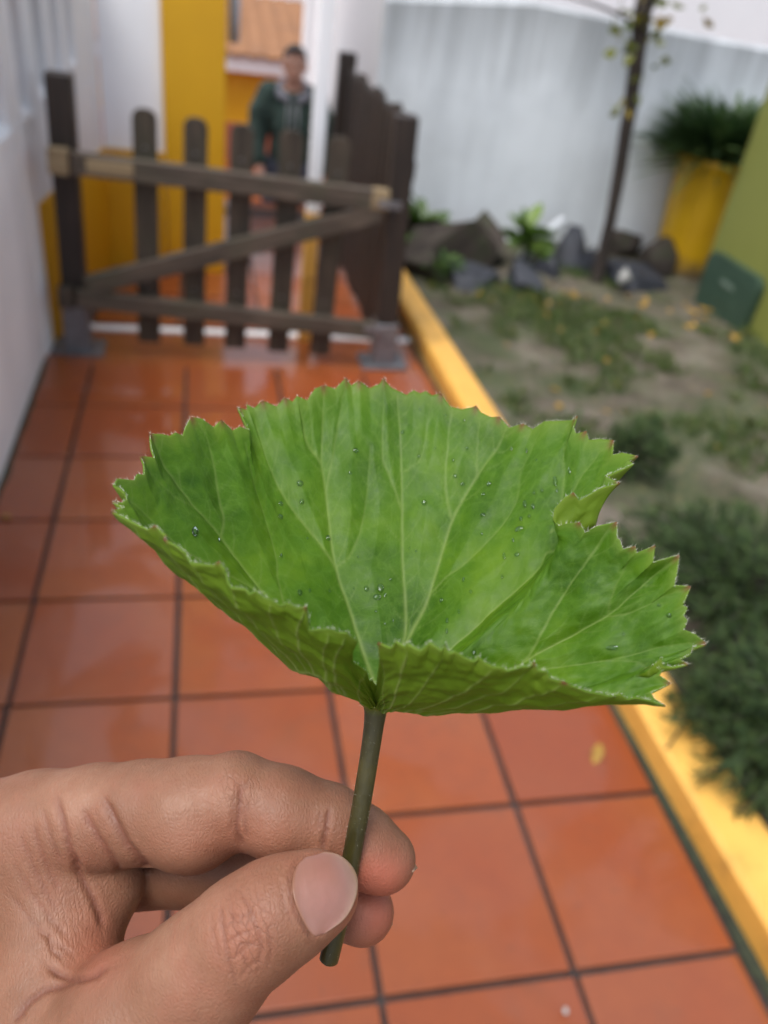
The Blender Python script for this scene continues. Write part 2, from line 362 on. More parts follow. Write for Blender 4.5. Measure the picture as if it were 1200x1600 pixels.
# olive wall with green box at right
ow = box('olive_wall', (.22, 3.0, 1.3), (2.92, 2.69, .65), stucco('olive_paint', (.205, .220, .048), (.16, .175, .038), .2, .5, .6), bev=.006); tag(ow, 'olive green painted wall at the right edge of the garden', 'wall')
M_box = simple('green_plastic', (.030, .060, .040), (.040, .075, .050), 12, .45, bump=.1, bd=.001)
gbx = empty('wall_box', (2.808, 3.87, .02)); tag(gbx, 'dark green rounded plastic box mounted low on the olive wall', 'box')
out = []
for cx_, cz_, a0 in ((.20, .26, 0), (-.20, .26, 90)):
    for k in range(7):
        a = R(a0+90*k/6); out.append((cx_+.055*math.cos(a), cz_+.055*math.sin(a)))
out += [(-.25, 0), (.25, 0)]
prism('cover', out, -.045, -.002, M_box, gbx, .006, 'X')
prism('hinge_plate', [(.19, .02), (.19, .05), (-.19, .05), (-.19, .02)], -.0508, -.0465, M_box, gbx, .001, 'X')
prism('emblem', [(-.07, .185), (.07, .185), (.06, .212), (-.06, .212)], -.049, -.0455, simple('pale_mark', (.12, .17, .13), (.15, .2, .16), 60, .5), gbx, .001, 'X')

# ------------------------------------------------------------------ gate, posts, fence
def post(name, x, y, h, label, lean):
    p = empty(name, (x, y, .002)); tag(p, label, 'post', 'gate posts'); p.rotation_euler = (0, lean, 0)
    box('timber', (.088, .088, h-.10), (0, 0, .10+(h-.10)/2), M_darkwood, p, bev=.005)
    bm = box_bm(.098, .098, .19, .004, 1, (0, 0, .095)); sh = put('steel_shoe', bm_mesh(bm, 'steel_shoe'), M_steel, p)
    pl = box('base_plate', (.20, .16, .008), (0, 0, .005), M_steel, sh, bev=.002)
    for sx in (-1, 1):
        for sy in (-1, 1):
            bm = bmesh.new(); bmesh.ops.create_cone(bm, cap_ends=True, segments=6, radius1=.010, radius2=.010, depth=.008)
            put('bolt', bm_mesh(bm, 'bolt'), M_steel, sh, (sx*.078, sy*.058, .014))
    for z in (.06, .13):
        bm = bmesh.new(); bmesh.ops.create_cone(bm, cap_ends=True, segments=8, radius1=.008, radius2=.006, depth=.006)
        put('screw', bm_mesh(bm, 'screw'), M_steel, sh, (0, -.052, z), (R(90), 0, 0))
    return p
post('gate_post', -.495, 3.235, 1.0, 'dark left gate post in a steel shoe beside the white wall', .02)
post('gate_post', .757, 3.20, .985, 'dark right gate post in a steel shoe beside the yellow kerb', -.03)
g = empty('garden_gate', (.1, 3.17, .03)); tag(g, 'low weathered wooden picket gate with five slats and a diagonal brace', 'gate')
def bar(name, a, b, wd, th, mat, parent, yoff=0, bev=.004):    # a plank from a to b in x-z, length along its local z
    a = Vector(a); b = Vector(b); L = (b-a).length
    o = put(name, bm_mesh(box_bm(wd, th, L, bev, 2), name), mat, parent, ((a.x+b.x)/2, yoff, (a.y+b.y)/2), (0, math.atan2(b.x-a.x, b.y-a.y), 0)); return o
for x, zb, zt_, dx in ((-.216, .06, .925, .030), (-.041, .055, .912, .028), (.125, .048, .905, .022), (.303, .04, .902, .02), (.480, .032, .895, .022)):
    wv = .085; hgt = zt_-zb; o = [(-wv/2, 0), (wv/2, 0), (wv/2, hgt-.03)]
    o += [(wv/2-.006, hgt-.014), (wv/2-.02, hgt-.003), (.008, hgt), (-.008, hgt), (-wv/2+.02, hgt-.003), (-wv/2+.006, hgt-.014), (-wv/2, hgt-.03)]
    s_ = prism('slat', o, -.010, .010, M_gatewood, g, .002); s_.location = (x-.1, .022, zb-.03); s_.rotation_euler = (0, dx/hgt*.6, 0)
    for zz in (.16, .66):
        bm = bmesh.new(); bmesh.ops.create_cone(bm, cap_ends=True, segments=8, radius1=.005, radius2=.004, depth=.003)
        put('nail_head', bm_mesh(bm, 'nail_head'), M_steel, s_, (0, -.0125, zz+.08), (R(90), 0, 0))
tr = bar('top_rail', (-.55, .705), (.585, .660), .075, .042, M_railwood, g, -.012)
br = bar('bottom_rail', (-.575, .215), (.59, .135), .068, .042, M_railwood, g, -.012)
db = bar('diagonal_brace', (-.535, .262), (.565, .618), .072, .040, M_railwood, g, -.011)
bar('rail_end', (.525, .668), (.59, .664), .072, .048, M_palewood, g, -.013)
bar('pale_strip', (-.50, .703), (-.34, .697), .05, .046, M_palewood, g, -.012)
bar('latch_block', (-.625, .71), (-.557, .708), .085, .05, M_palewood, g, -.02)
bar('lower_block', (-.64, .222), (-.585, .22), .08, .045, M_gatewood, g, -.02)
for z in (.655, .15):
    bar('hinge_strap', (.55, z), (.64, z-.005), .03, .005, M_steel, g, -.037, .001)
pf = empty('picket_fence', (.75, 3.3, 0)); tag(pf, 'dark brown picket fence running back from the right gate post', 'fence')
pm = {}
fx = lambda y: .0-.02*(y-3.3)/1.0
for k in range(12):
    y = 3.325+.105*k; hgt = .93+.012*math.sin(k*2.1)
    o = [(-.045, 0), (.045, 0), (.045, hgt-.03), (.028, hgt-.006), (0, hgt), (-.028, hgt-.006), (-.045, hgt-.03)]
    if 'p' not in pm: pm['p'] = prism('picket', [(a, z) for a, z in o], -.010, .010, M_darkwood, pf, .002, 'X').data; q = [c_ for c_ in pf.children][-1]
    else: q = put('picket', pm['p'], None, pf)
    q.location = (fx(y), y-3.3, .05+.015*math.sin(k*1.7)); q.rotation_euler = (random.uniform(-.012, .012), 0, 0)
for z in (.2, .78): box('fence_rail', (.04, 1.3, .07), (.04, .62, z), M_darkwood, pf, bev=.004)
box('end_post', (.085, .085, 1.03), (-.035, 1.32, .515), M_darkwood, pf, bev=.005)
# ------------------------------------------------------------------ signed-distance modelling (hand, man)
class SDF:
    def __init__(s, lo, hi, h):
        s.lo = np.array(lo, float); s.h = h; s.n = np.ceil((np.array(hi)-s.lo)/h).astype(int)+1
        s.d = np.full(s.n, 1., np.float32)
    def window(s, a, b):
        i0 = np.clip(np.floor((a-s.lo)/s.h).astype(int), 0, s.n-1); i1 = np.clip(np.ceil((b-s.lo)/s.h).astype(int)+1, 1, s.n)
        ax = [s.lo[k]+s.h*np.arange(i0[k], i1[k]) for k in range(3)]
        g = np.stack(np.meshgrid(*ax, indexing='ij'), -1).astype(np.float32)
        return tuple(slice(i0[k], i1[k]) for k in range(3)), g
    @staticmethod
    def cone(g, a, b, ra, rb):
        ab = b-a; L2 = max(ab@ab, 1e-12); t = np.clip(((g-a.astype(np.float32))@ab.astype(np.float32))/L2, 0, 1)
        return np.sqrt(((g-a.astype(np.float32)-t[..., None]*ab.astype(np.float32))**2).sum(-1))-(ra+(rb-ra)*t)
    def chain(s, nodes, k=.004, out=None, m=.012):
        """chain of (x,y,z,r); smooth inside the chain. Returns (slices, field)."""
        nd = np.asarray(nodes, float); r = nd[:, 3].max()+m+k
        sl_, g = s.window(nd[:, :3].min(0)-r, nd[:, :3].max(0)+r); f = None
        for a, b in zip(nd, nd[1:]):
            c = s.cone(g, a[:3], b[:3], a[3], b[3]); f = c if f is None else smin(f, c, k)
        return sl_, f
    def add(s, sf, k):
        sl_, f = sf; s.d[sl_] = smin(s.d[sl_], f, k) if k > 0 else np.minimum(s.d[sl_], f)
    def ell(s, c, r, k, rot=None):
        c = np.asarray(c, float); r = np.asarray(r, float); m = r.max()+.01+k
        sl_, g = s.window(c-m, c+m); q = g-c.astype(np.float32)
        if rot is not None: q = q@np.asarray(rot, np.float32)
        k0 = np.sqrt(((q/r)**2).sum(-1)); k1 = np.sqrt(((q/(r*r))**2).sum(-1))+1e-9
        s.add((sl_, (k0*(k0-1)/k1).astype(np.float32)), k)
    def mesh(s, it=2):                      # naive surface nets
        d = s.d; inside = d < 0; nx, ny, nz = d.shape
        c = np.zeros((nx-1, ny-1, nz-1), np.int8)
        for i in (0, 1):
            for j in (0, 1):
                for k in (0, 1): c += inside[i:nx-1+i, j:ny-1+j, k:nz-1+k]
        cells = np.argwhere((c > 0) & (c < 8)); idx = np.full(c.shape, -1, np.int32); idx[tuple(cells.T)] = np.arange(len(cells))
        acc = np.zeros((len(cells), 3)); cnt = np.zeros(len(cells)); I, J, K = cells.T
        cor = [(i, j, k) for i in (0, 1) for j in (0, 1) for k in (0, 1)]
        for a in cor:
            for ax in range(3):
                if a[ax]: continue
                b = list(a); b[ax] = 1
                da = d[I+a[0], J+a[1], K+a[2]]; db_ = d[I+b[0], J+b[1], K+b[2]]; m = (da < 0) != (db_ < 0)
                t = da[m]/(da[m]-db_[m]); p = np.tile(np.array(a, float), (m.sum(), 1)); p[:, ax] += t
                acc[m] += p; cnt[m] += 1
        V = s.lo+s.h*(cells+acc/cnt[:, None]); Q = []
        for ax in range(3):
            u, v_ = (ax+1) % 3, (ax+2) % 3
            A = [slice(1, -1)]*3; B = [slice(1, -1)]*3; A[ax] = slice(0, -1); B[ax] = slice(1, None)
            ia, ib = inside[tuple(A)], inside[tuple(B)]; e = np.argwhere(ia != ib); off = np.ones(3, int); off[ax] = 0; e = e+off
            def cell(du, dv):
                q = e.copy(); q[:, u] -= du; q[:, v_] -= dv; return idx[tuple(q.T)]
            q = np.stack([cell(1, 1), cell(0, 1), cell(0, 0), cell(1, 0)], -1); flip = ~inside[tuple(e.T)]
            q[flip] = q[flip][:, ::-1]; Q.append(q)
        Q = np.concatenate(Q); Q = Q[(Q >= 0).all(1)]
        for _ in range(it): V = laplace(V, Q, .5)
        return V, Q
def smin(a, b, k):
    if k <= 0: return np.minimum(a, b)
    h = np.clip(.5+.5*(b-a)/k, 0, 1); return b+(a-b)*h-k*h*(1-h)
def laplace(V, Q, f):
    s = np.zeros_like(V); n = np.zeros(len(V)); k = Q.shape[1]
    for a in range(k):
        b = (a+1) % k
        np.add.at(s, Q[:, a], V[Q[:, b]]); np.add.at(n, Q[:, a], 1); np.add.at(s, Q[:, b], V[Q[:, a]]); np.add.at(n, Q[:, b], 1)
    return V+(s/np.maximum(n, 1)[:, None]-V)*f
def vnormals(V, Q):
    fn = np.cross(V[Q[:, 2]]-V[Q[:, 0]], V[Q[:, 3 % Q.shape[1]]]-V[Q[:, 1]]) if Q.shape[1] == 4 else np.cross(V[Q[:, 1]]-V[Q[:, 0]], V[Q[:, 2]]-V[Q[:, 0]])
    n = np.zeros_like(V)
    for a in range(Q.shape[1]): np.add.at(n, Q[:, a], fn)
    return n/np.maximum(np.linalg.norm(n, axis=1), 1e-12)[:, None]
def seg_dist(Pt, A, B):
    ab = B-A; t = np.clip(((Pt-A)@ab)/max(ab@ab, 1e-12), 0, 1); return np.linalg.norm(Pt-A-t[:, None]*ab, axis=1), t
def poly_dist(Pt, poly):
    d = np.full(len(Pt), 1e9); s = np.zeros(len(Pt)); poly = np.asarray(poly, float); n = len(poly)-1
    for k in range(n):
        q, t = seg_dist(Pt, poly[k], poly[k+1]); m = q < d; d[m] = q[m]; s[m] = (k+t[m])/n
    return d, s
def attr(me, name, vals):
    a = me.attributes.new(name, 'FLOAT', 'POINT'); a.data.foreach_set('value', np.asarray(vals, np.float32))

# ------------------------------------------------------------------ the leaf
RIM = """589,1107,.184 589,1079 588,1071 584,1066,.170 580,1060 576,1062 571,1047 562,1041 547,1033,.160 545,1027 547,1014 558,1000,.153 551,996 542,987,.151
530,986 514,981 493,982,.148 485,983 484,971 479,947,.146 464,948 449,941 438,945 426,937 412,932 399,922,.144 391,927 385,919 363,916,.145 358,907 355,890 343,875,.146 334,882 305,878
299,877 293,863 274,850 258,842,.150 260,835 253,831 242,820 232,827 212,817,.156 197,808 175,797,.162 195,793 177,783,.166 191,785 199,779 197,770 191,763 179,756,.170 184,747,.172 210,750
215,740 226,742 225,724 220,712 242,715 237,697 236,676,.189 255,677 266,680 275,675 287,680 291,665 299,651,.203 317,654 334,667 346,655 364,672 375,666 390,672,.214 382,655,.218
372,635,.221 385,640 385,631 397,637 410,625 432,635 445,620 457,627 464,618,.224 480,625 492,607 506,601 524,607 541,589,.230 549,602 561,594 577,606 592,600 600,589,.231 604,597
612,605 635,616 646,609 657,614 665,610 675,617 690,614,.229 697,625 705,635 722,639 737,636 744,633,.226 752,644 767,651 780,650 795,667 817,661 832,670 850,658,.216 867,657 892,656
901,649 896,665 900,677 916,673 920,687 937,685 958,687,.203 956,710 972,707 996,712,.196 980,718 989,724,.193 965,735 945,744 968,754,.187 937,763 905,782 896,769,.186 882,777 866,795,.187 864,815,.187
872,822,.185 885,818 905,816,.181 914,832 932,822 963,815,.178 964,841 968,843 973,858 992,853 994,864 1023,852,.172 1019,880 1041,873 1061,867,.170 1058,891 1053,915 1079,916 1071,934 1065,945
1074,949 1068,962 1074,969 1068,984 1086,991 1103,1004,.165 1082,1010 1079,1021 1060,1030 1075,1037 1054,1040 1036,1039,.164 1032,1026 1017,1040 1034,1048 1030,1056 1048,1067,.163 1017,1082 1023,1092
1040,1102,.162 1015,1093 995,1088,.158 980,1090 967,1081 954,1085 940,1082 915,1078 881,1064,.151 859,1058 854,1048 840,1046 835,1033 825,1040 816,1040 792,1046 785,1041 772,1040,.146
760,1035 747,1025 740,1032 727,1027 711,1016 702,1018 696,1005,.144 690,1014 672,1001 657,1014 637,1003 632,1008 619,1000,.148 611,1011 592,1003,.151 597,1017 594,1042,.162 591,1067,.171 590,1100,.183"""
CTRL = [((584, 1066), (576, 1098, .172)), ((547, 1033), (545, 1082, .161)), ((514, 981), (505, 1055, .156)), ((449, 941), (440, 1010, .151)),
        ((363, 916), (385, 985, .149)), ((274, 850), (330, 955, .153)), ((212, 817), (290, 930, .159)), ((177, 783), (290, 928, .167)), ((184, 747), (310, 930, .176)),
        ((299, 651), (420, 930, .198)), ((464, 618), (520, 930, .209)), ((600, 589), (605, 930, .214)), ((744, 633), (690, 930, .211)), ((850, 658), (740, 940, .204)),
        ((958, 687), (790, 960, .198)), ((989, 724), (800, 965, .197)), ((968, 754), (850, 933, .191)), ((896, 769), (955, 870, .188)), ((866, 795), (922, 893, .189)), ((885, 818), (800, 982, .186)), ((963, 815), (810, 1005, .186)), ((1061, 867), (860, 1060, .180)), ((1103, 1004), (880, 1092, .173)),
        ((1040, 1102), (870, 1112, .167)), ((995, 1088), (850, 1120, .163)), ((881, 1064), (790, 1122, .159)), ((772, 1040), (715, 1118, .156)), ((696, 1005), (665, 1118, .156)),
        ((592, 1003), (622, 1112, .162)), ((591, 1067), (597, 1112, .174))]
VEINS = [  # main ribs and their forks, traced on the upper face (px), with a relative strength
 (1., [(592, 1090), (600, 1060), (630, 1000), (632, 940), (628, 880), (628, 800), (627, 720), (625, 670), (621, 618)]), (.7, [(627, 790), (612, 750), (600, 720), (597, 680), (600, 615)]),
 (.5, [(628, 735), (650, 722), (662, 700), (672, 640)]),
 (1., [(592, 1090), (580, 1040), (560, 985), (545, 930), (525, 878), (517, 810), (507, 735), (504, 720), (506, 657), (507, 610)]), (.8, [(504, 720), (480, 682), (476, 655), (466, 628)]),
 (.6, [(512, 760), (525, 690), (537, 612)]), (.8, [(525, 878), (490, 830), (458, 790), (437, 756), (412, 700), (400, 655)]), (.6, [(525, 880), (545, 870), (562, 835), (570, 800), (576, 755), (578, 700)]),
 (1., [(590, 1090), (545, 1030), (490, 985), (437, 939), (392, 880), (354, 831), (308, 785), (265, 720), (242, 682)]), (.7, [(354, 831), (352, 793), (333, 697), (312, 660)]),
 (.55, [(460, 960), (441, 918), (433, 852), (408, 777), (385, 690)]), (.8, [(440, 945), (395, 905), (346, 885), (287, 847), (240, 800), (200, 772)]), (.5, [(308, 785), (275, 770), (236, 735)]),
 (1., [(594, 1090), (635, 993), (669, 920), (704, 807), (743, 738), (775, 695), (791, 668)]), (.7, [(704, 807), (695, 755), (700, 690), (706, 640)]), (.6, [(743, 738), (744, 700), (750, 652)]),
 (.6, [(669, 920), (730, 872), (780, 820), (806, 775), (812, 735), (840, 675)]),
 (.9, [(596, 1090), (660, 1040), (720, 990), (790, 925), (843, 872), (870, 800), (878, 742), (884, 664)]), (.6, [(860, 830), (895, 760), (940, 700)]),
 (1., [(600, 1092), (680, 1065), (760, 1045), (817, 1030), (869, 937), (929, 855), (955, 822)]), (1., [(817, 1030), (880, 995), (947, 959), (990, 925), (1055, 876)]),
 (.6, [(947, 959), (958, 915), (985, 866)]), (.7, [(940, 962), (985, 955), (1062, 922)]), (.7, [(780, 1045), (843, 1041), (947, 1030), (1033, 1011), (1090, 1004)]), (.5, [(947, 1030), (1000, 1035), (1030, 1060)])]
NS, NT = 1500, 130
def build_leaf():
    A = P(588, 1106, .186)
    rows = [[float(q) for q in r.split(',')] for r in RIM.split()]
    xy = np.array([r[:2] for r in rows]); cl = np.concatenate([[0], np.cumsum(np.hypot(*np.diff(xy, axis=0).T))])
    kn = [i for i, r in enumerate(rows) if len(r) > 2]
    dep = np.interp(cl, cl[kn], [rows[i][2] for i in kn])
    W = np.array([P(x, y, d) for (x, y), d in zip(xy, dep)])
    s_pts = cl/cl[-1]; s = np.linspace(0, 1, NS)
    # keep every traced tooth tip: resample by inserting nearest samples on the knots
    s = np.sort(np.concatenate([s_pts, np.setdiff1d(s, s_pts)[:0]])) if False else s
    idx = np.round(s_pts*(NS-1)).astype(int); s[idx] = s_pts; s = np.maximum.accumulate(s)
    rim = np.stack([np.interp(s, s_pts, W[:, k]) for k in range(3)], -1)
    # scallop: make tooth flanks convex, and add fine crenation
    rpx = np.stack([np.interp(s, s_pts, xy[:, k]) for k in range(2)], -1)
    def gsm(X, sig):
        n = int(3*sig)+1; k = np.exp(-.5*(np.arange(-n, n+1)/sig)**2); k /= k.sum()
        Xp = np.concatenate([2*X[0]-X[n:0:-1], X, 2*X[-1]-X[-2:-n-2:-1]]); return np.stack([np.convolve(Xp[:, c], k, 'valid') for c in range(X.shape[1])], -1)
    base = gsm(rim, 42.); low = gsm(rim, 14.)
    # control curve
    cs = []; cw = []; last = -1
    for (rx, ry), c_ in CTRL:
        dd = np.hypot(rpx[:, 0]-rx, rpx[:, 1]-ry); i = int(np.argmin(dd)); cs.append(s[i]); cw.append(P(*c_)-A)
    o_ = np.argsort(cs); cs = np.array(cs)[o_]; cw = np.array(cw)[o_]
    ctrl = np.stack([np.interp(s, cs, cw[:, k]) for k in range(3)], -1); ctrl = gsm(ctrl, 17.)
    t = np.linspace(0, 1, NT)**.9; t[0] = 0
    Tn = t[None, :, None]; B = base[:, None, :]-A; Cn = ctrl[:, None, :]
    S = 2*Tn*(1-Tn)*Cn+Tn**2*B
    wl = np.clip((t-.42)/.58, 0, 1)**1.25; wt = np.clip((t-.80)/.20, 0, 1)**1.5
    S = S+wl[None, :, None]*(low-base)[:, None, :]+wt[None, :, None]*(rim-low)[:, None, :]
    S = S+A
    th = s[:, None]*2*math.pi*.94; U = np.stack([t[None, :]*np.cos(th), t[None, :]*np.sin(th)], -1)
    ii, jj = np.meshgrid(np.arange(NS-1), np.arange(NT-1), indexing='ij')
    Q = np.stack([ii*NT+jj, (ii+1)*NT+jj, (ii+1)*NT+jj+1, ii*NT+jj+1], -1).reshape(-1, 4)
    V = S.reshape(-1, 3); nrm = vnormals(V, Q)
    if nrm[(NS//2)*NT+NT//2]@np.array([0, 0, 1.]) < 0: nrm = -nrm; Q = Q[:, ::-1].copy()
    # veins: photograph -> leaf coordinates through the facing part of the sheet
    px = proj(V); face = (nrm*(CAM-V)).sum(1) > 0; cand = np.flatnonzero(face)
    fu = U.reshape(-1, 2); vd = np.zeros(len(V)); crease = np.zeros(len(V)); cell = np.full(len(V), 1e9)
    MAIN = []
    for st, poly in VEINS:
        pl = spline(np.array(poly, float), 26); f2 = []
        for p in pl:
            i = cand[np.argmin(((px[cand]-p)**2).sum(1))]; f2.append(fu[i])
        f2 = np.array(f2)
        k = np.array([.2, .6, .2]); f2[1:-1] = .25*f2[:-2]+.5*f2[1:-1]+.25*f2[2:]
        MAIN.append((st, f2))
        d, q = poly_dist(fu, f2); wv = .0043*st*(1.25-.85*q)+.0010
        vd = np.maximum(vd, st*(1-.5*q)*np.exp(-(d/wv)**2)); cell = np.minimum(cell, d)
        crease = np.maximum(crease, st*(1-.25*q)*np.exp(-np.abs(d/.058)**1.2)*np.clip(q*6, 0, 1)**.5)
    for st, (rx, ry) in ((.8, (542, 987)), (.7, (514, 981)), (.9, (479, 947)), (.7, (426, 937)), (.9, (363, 916)), (.7, (305, 878)), (.9, (258, 842)), (.7, (212, 817)), (.6, (571, 1047)), (.9, (637, 1003)), (.7, (696, 1005)), (.9, (772, 1040)), (.7, (835, 1033)), (.8, (881, 1064)), (.6, (940, 1082)), (.7, (592, 1003))):
        i = int(np.argmin(np.hypot(rpx[:, 0]-rx, rpx[:, 1]-ry))); a0 = s[i]*2*math.pi*.94
        f2 = np.array([(q*math.cos(a0+.10*(1-q)), q*math.sin(a0+.10*(1-q))) for q in np.linspace(.12, .97, 14)])
        d, q = poly_dist(fu, f2); wv = .0050*st*(1.25-.85*q)+.0010
        vd = np.maximum(vd, st*(1-.4*q)*np.exp(-(d/wv)**2)); crease = np.maximum(crease, .32*st*np.exp(-np.abs(d/.050)**1.2)*np.clip(q*6, 0, 1)**.5)
    rv = random.Random(3); kd = {}
    for st, f2 in MAIN:                     # side veins leaving the ribs at an angle and bending outwards
        for k in range(5, 25, 3):
            for sg in (-1, 1):
                p = f2[k].copy(); tg = f2[min(k+2, 25)]-f2[k-2]; tg /= np.linalg.norm(tg)+1e-9; an = sg*rv.uniform(.6, .95); L = rv.uniform(.07, .15); br_ = [p.copy()]
                for m in range(6):
                    dr = np.array([tg[0]*math.cos(an)-tg[1]*math.sin(an), tg[0]*math.sin(an)+tg[1]*math.cos(an)]); p = p+dr*L/6; an *= .88; br_.append(p.copy())
                br_ = np.array(br_); lo_, hi_ = br_.min(0)-.05, br_.max(0)+.05
                se = np.flatnonzero((fu[:, 0] > lo_[0])&(fu[:, 0] < hi_[0])&(fu[:, 1] > lo_[1])&(fu[:, 1] < hi_[1]))
                if len(se) == 0: continue
                d, q = poly_dist(fu[se], br_); vd[se] = np.maximum(vd[se], .42*st*(1-.75*q)*np.exp(-(d/.0022)**2)); crease[se] = np.maximum(crease[se], .26*st*(1-q)*np.exp(-np.abs(d/.022)**1.3))
    tt = np.tile(t, NS); rr = np.repeat(s, NT)
    nz1 = np.array([mnoise.noise((a*9, b*9, 1.3)) for a, b in fu[::1]]) if len(fu) < 1e6 else 0
    nz2 = np.array([mnoise.noise((a*24, b*24, 7.3)) for a, b in fu])
    gate = np.clip(tt*5, 0, 1)*np.clip((1.02-tt)*10, .15, 1)
    disp = -.0023*crease*gate+.0008*nz1*gate+.00030*nz2*gate-.00015*vd
    V = V+nrm*disp[:, None]
    nv_ = len(V); V2_ = V-nrm*.00042; r_ = []
    for chain_ in (np.arange(NS)*NT+NT-1, np.arange(NT), (NS-1)*NT+np.arange(NT)):
        r_.append(np.stack([chain_[:-1], chain_[1:], chain_[1:]+nv_, chain_[:-1]+nv_], -1))
    QQ = np.concatenate([Q, Q[:, ::-1]+nv_]+r_); nq = len(Q)
    me = fast_mesh('blade', np.concatenate([V, V2_]), QQ); me.polygons.foreach_set('use_smooth', [True]*len(me.polygons))
    me.polygons.foreach_set('material_index', np.concatenate([np.zeros(nq, np.int32), np.ones(nq, np.int32), np.zeros(len(QQ)-2*nq, np.int32)]))
    dbl = lambda a: np.concatenate([a, a])
    attr(me, 'vein', dbl(vd)); attr(me, 'rim', dbl(np.clip((tt-.955)/.045, 0, 1)))
    # tooth tips: traced points that are local extremes away from the smoothed rim
    tip = np.zeros(NS)
    rad = np.linalg.norm(rim-A, axis=1)-np.linalg.norm(base-A, axis=1)
    for k in idx:
        a, b = max(k-9, 0), min(k+10, NS)
        if rad[k] >= rad[a:b].max()-1e-7: tip = np.maximum(tip, np.exp(-((np.arange(NS)-k)/2.2)**2))
    attr(me, 'tip', dbl((tip[:, None]*np.clip((t-.972)/.028, 0, 1)[None, :]).ravel()))
    uv = me.uv_layers.new(name='flat'); lu = dbl(fu)[QQ.ravel()]; uv.data.foreach_set('uv', (lu*.5+.5).astype(np.float32).ravel())
    return me, V.reshape(NS, NT, 3), nrm.reshape(NS, NT, 3), A, t
def leaf_mat(name, upper):
    n = N(name)
    def at(nm): x = n.n('ShaderNodeAttribute', attribute_name=nm); return x.outputs['Fac']
    uvn = n.n('ShaderNodeUVMap', uv_map='flat').outputs[0]; mp = n.n('ShaderNodeMapping'); n.l(uvn, mp.inputs[0]); v = mp.outputs[0]
    b1 = n.noise(v, 6, 5, .62, .4); b2 = n.noise(v, 60, 4, .65)
    vo = n.n('ShaderNodeTexVoronoi', feature='DISTANCE_TO_EDGE'); vo.inputs['Scale'].default_value = 42
    nd = n.n('ShaderNodeMix', data_type='VECTOR'); nd.inputs[0].default_value = .06; n.l(v, nd.inputs[4]); nn_ = n.n('ShaderNodeTexNoise'); nn_.inputs['Scale'].default_value = 20; n.l(v, nn_.inputs['Vector']); n.l(nn_.outputs[1], nd.inputs[5]); n.l(nd.outputs[1], vo.inputs['Vector'])
    net = n.ramp(vo.outputs[0], [(0, 0), (.10, 1)])
    if upper:
        c = n.ramp(b1, [(.30, (.022, .078, .002)), (.5, (.058, .148, .004)), (.70, (.122, .228, .007))])
        c = n.mix(n.ramp(b2, [(.35, 0), (.75, .35)]), c, (.11, .22, .014))
        c = n.mix(n.math('MULTIPLY', n.math('SUBTRACT', 1., net), .16), c, (.15, .27, .04)); c = n.mix(n.ramp(n.noise(v, 330, 3, .7), [(.48, 0), (.72, .32)]), c, (.12, .24, .018))
        c = n.mix(n.math('MULTIPLY', at('vein'), .43), c, (.32, .40, .12)); rough = .5
    else:
        c = n.ramp(b1, [(.3, (.100, .175, .006)), (.7, (.145, .230, .012))])
        c = n.mix(n.math('MULTIPLY', at('vein'), .75), c, (.32, .36, .12)); rough = .6
    c = n.mix(n.math('MULTIPLY', at('rim'), .35), c, (.22, .30, .05)); c = n.mix(at('tip'), c, (.16, .035, .025))
    h = n.math('ADD', n.math('MULTIPLY', net, .06), n.math('ADD', n.math('MULTIPLY', b2, .5), n.math('MULTIPLY', at('vein'), .6)))
    fu_ = n.noise(v, 420, 2, .5); h = n.math('ADD', h, n.math('MULTIPLY', fu_, .22))
    nb = n.bump(h, .30, .0005)
    p = n.bsdf(c, n.ramp(b2, [(.3, rough-.07), (.7, rough+.1)]), nb, Specular_IOR_Level=.26)
    tr_ = n.n('ShaderNodeBsdfTranslucent'); tc = n.mix(.5, c, (.28, .42, .008)); n.l(tc, tr_.inputs[0]); n.l(nb, tr_.inputs['Normal'])
    mx = n.n('ShaderNodeMixShader'); mx.inputs[0].default_value = .38; n.l(p, mx.inputs[1]); n.l(tr_.outputs[0], mx.inputs[2])
    return n.done(mx.outputs[0])
lme, LV, LN, LA, LT = build_leaf()
leaf = empty('leaf', tuple(P(515, 1500, .192))); tag(leaf, 'large green toothed geranium leaf cupped like a funnel, held between finger and thumb', 'leaf')
lme.transform(Matrix.Translation(-Vector(leaf.location)))
blade = put('blade', lme, [leaf_mat('leaf_upper', True), leaf_mat('leaf_lower', False)], leaf)
# petiole
pw = spline([P(588, 1098, .1862), P(586, 1118, .1862), P(579, 1170, .1868), P(566, 1250, .1878), P(553, 1320, .1888), P(540, 1390, .1898), P(526, 1450, .1910), P(513, 1503, .1922)], 60)
rad = np.interp(np.linspace(0, 1, 60), [0, .017, .035, .055, .08, .12, .2, .3, .6, .9, .985, 1], [.0028, .0038, .0039, .0034, .0029, .0026, .0023, .0022, .0022, .0023, .0023, .0016])
V, F = tube(pw, rad, 20); V = [Vector(q)-leaf.location for q in V]
n = N('petiole_green'); v = n.coords('Object', (1, 1, .05), False); g1 = n.noise(v, 900, 3, .6); g2 = n.noise(n.coords('Object', (1, 1, 1), False), 90, 3)
M_pet = n.done(n.bsdf(n.mix(n.n('ShaderNodeAttribute', attribute_name='top').outputs['Fac'], n.mix(n.ramp(g2, [(.35, 0), (.7, 1)]), (.026, .022, .004), (.054, .045, .010)), (.13, .17, .010)), .38, n.bump(g1, .35, .0006), Subsurface_Weight=.1, Subsurface_Radius=(.001, .001, .0004)))
pet = pyd('petiole', V, F, M_pet, leaf, smooth=True); attr(pet.data, 'top', np.repeat(np.clip(1-np.linspace(0, 1, 60)/.13, 0, 1), 20))
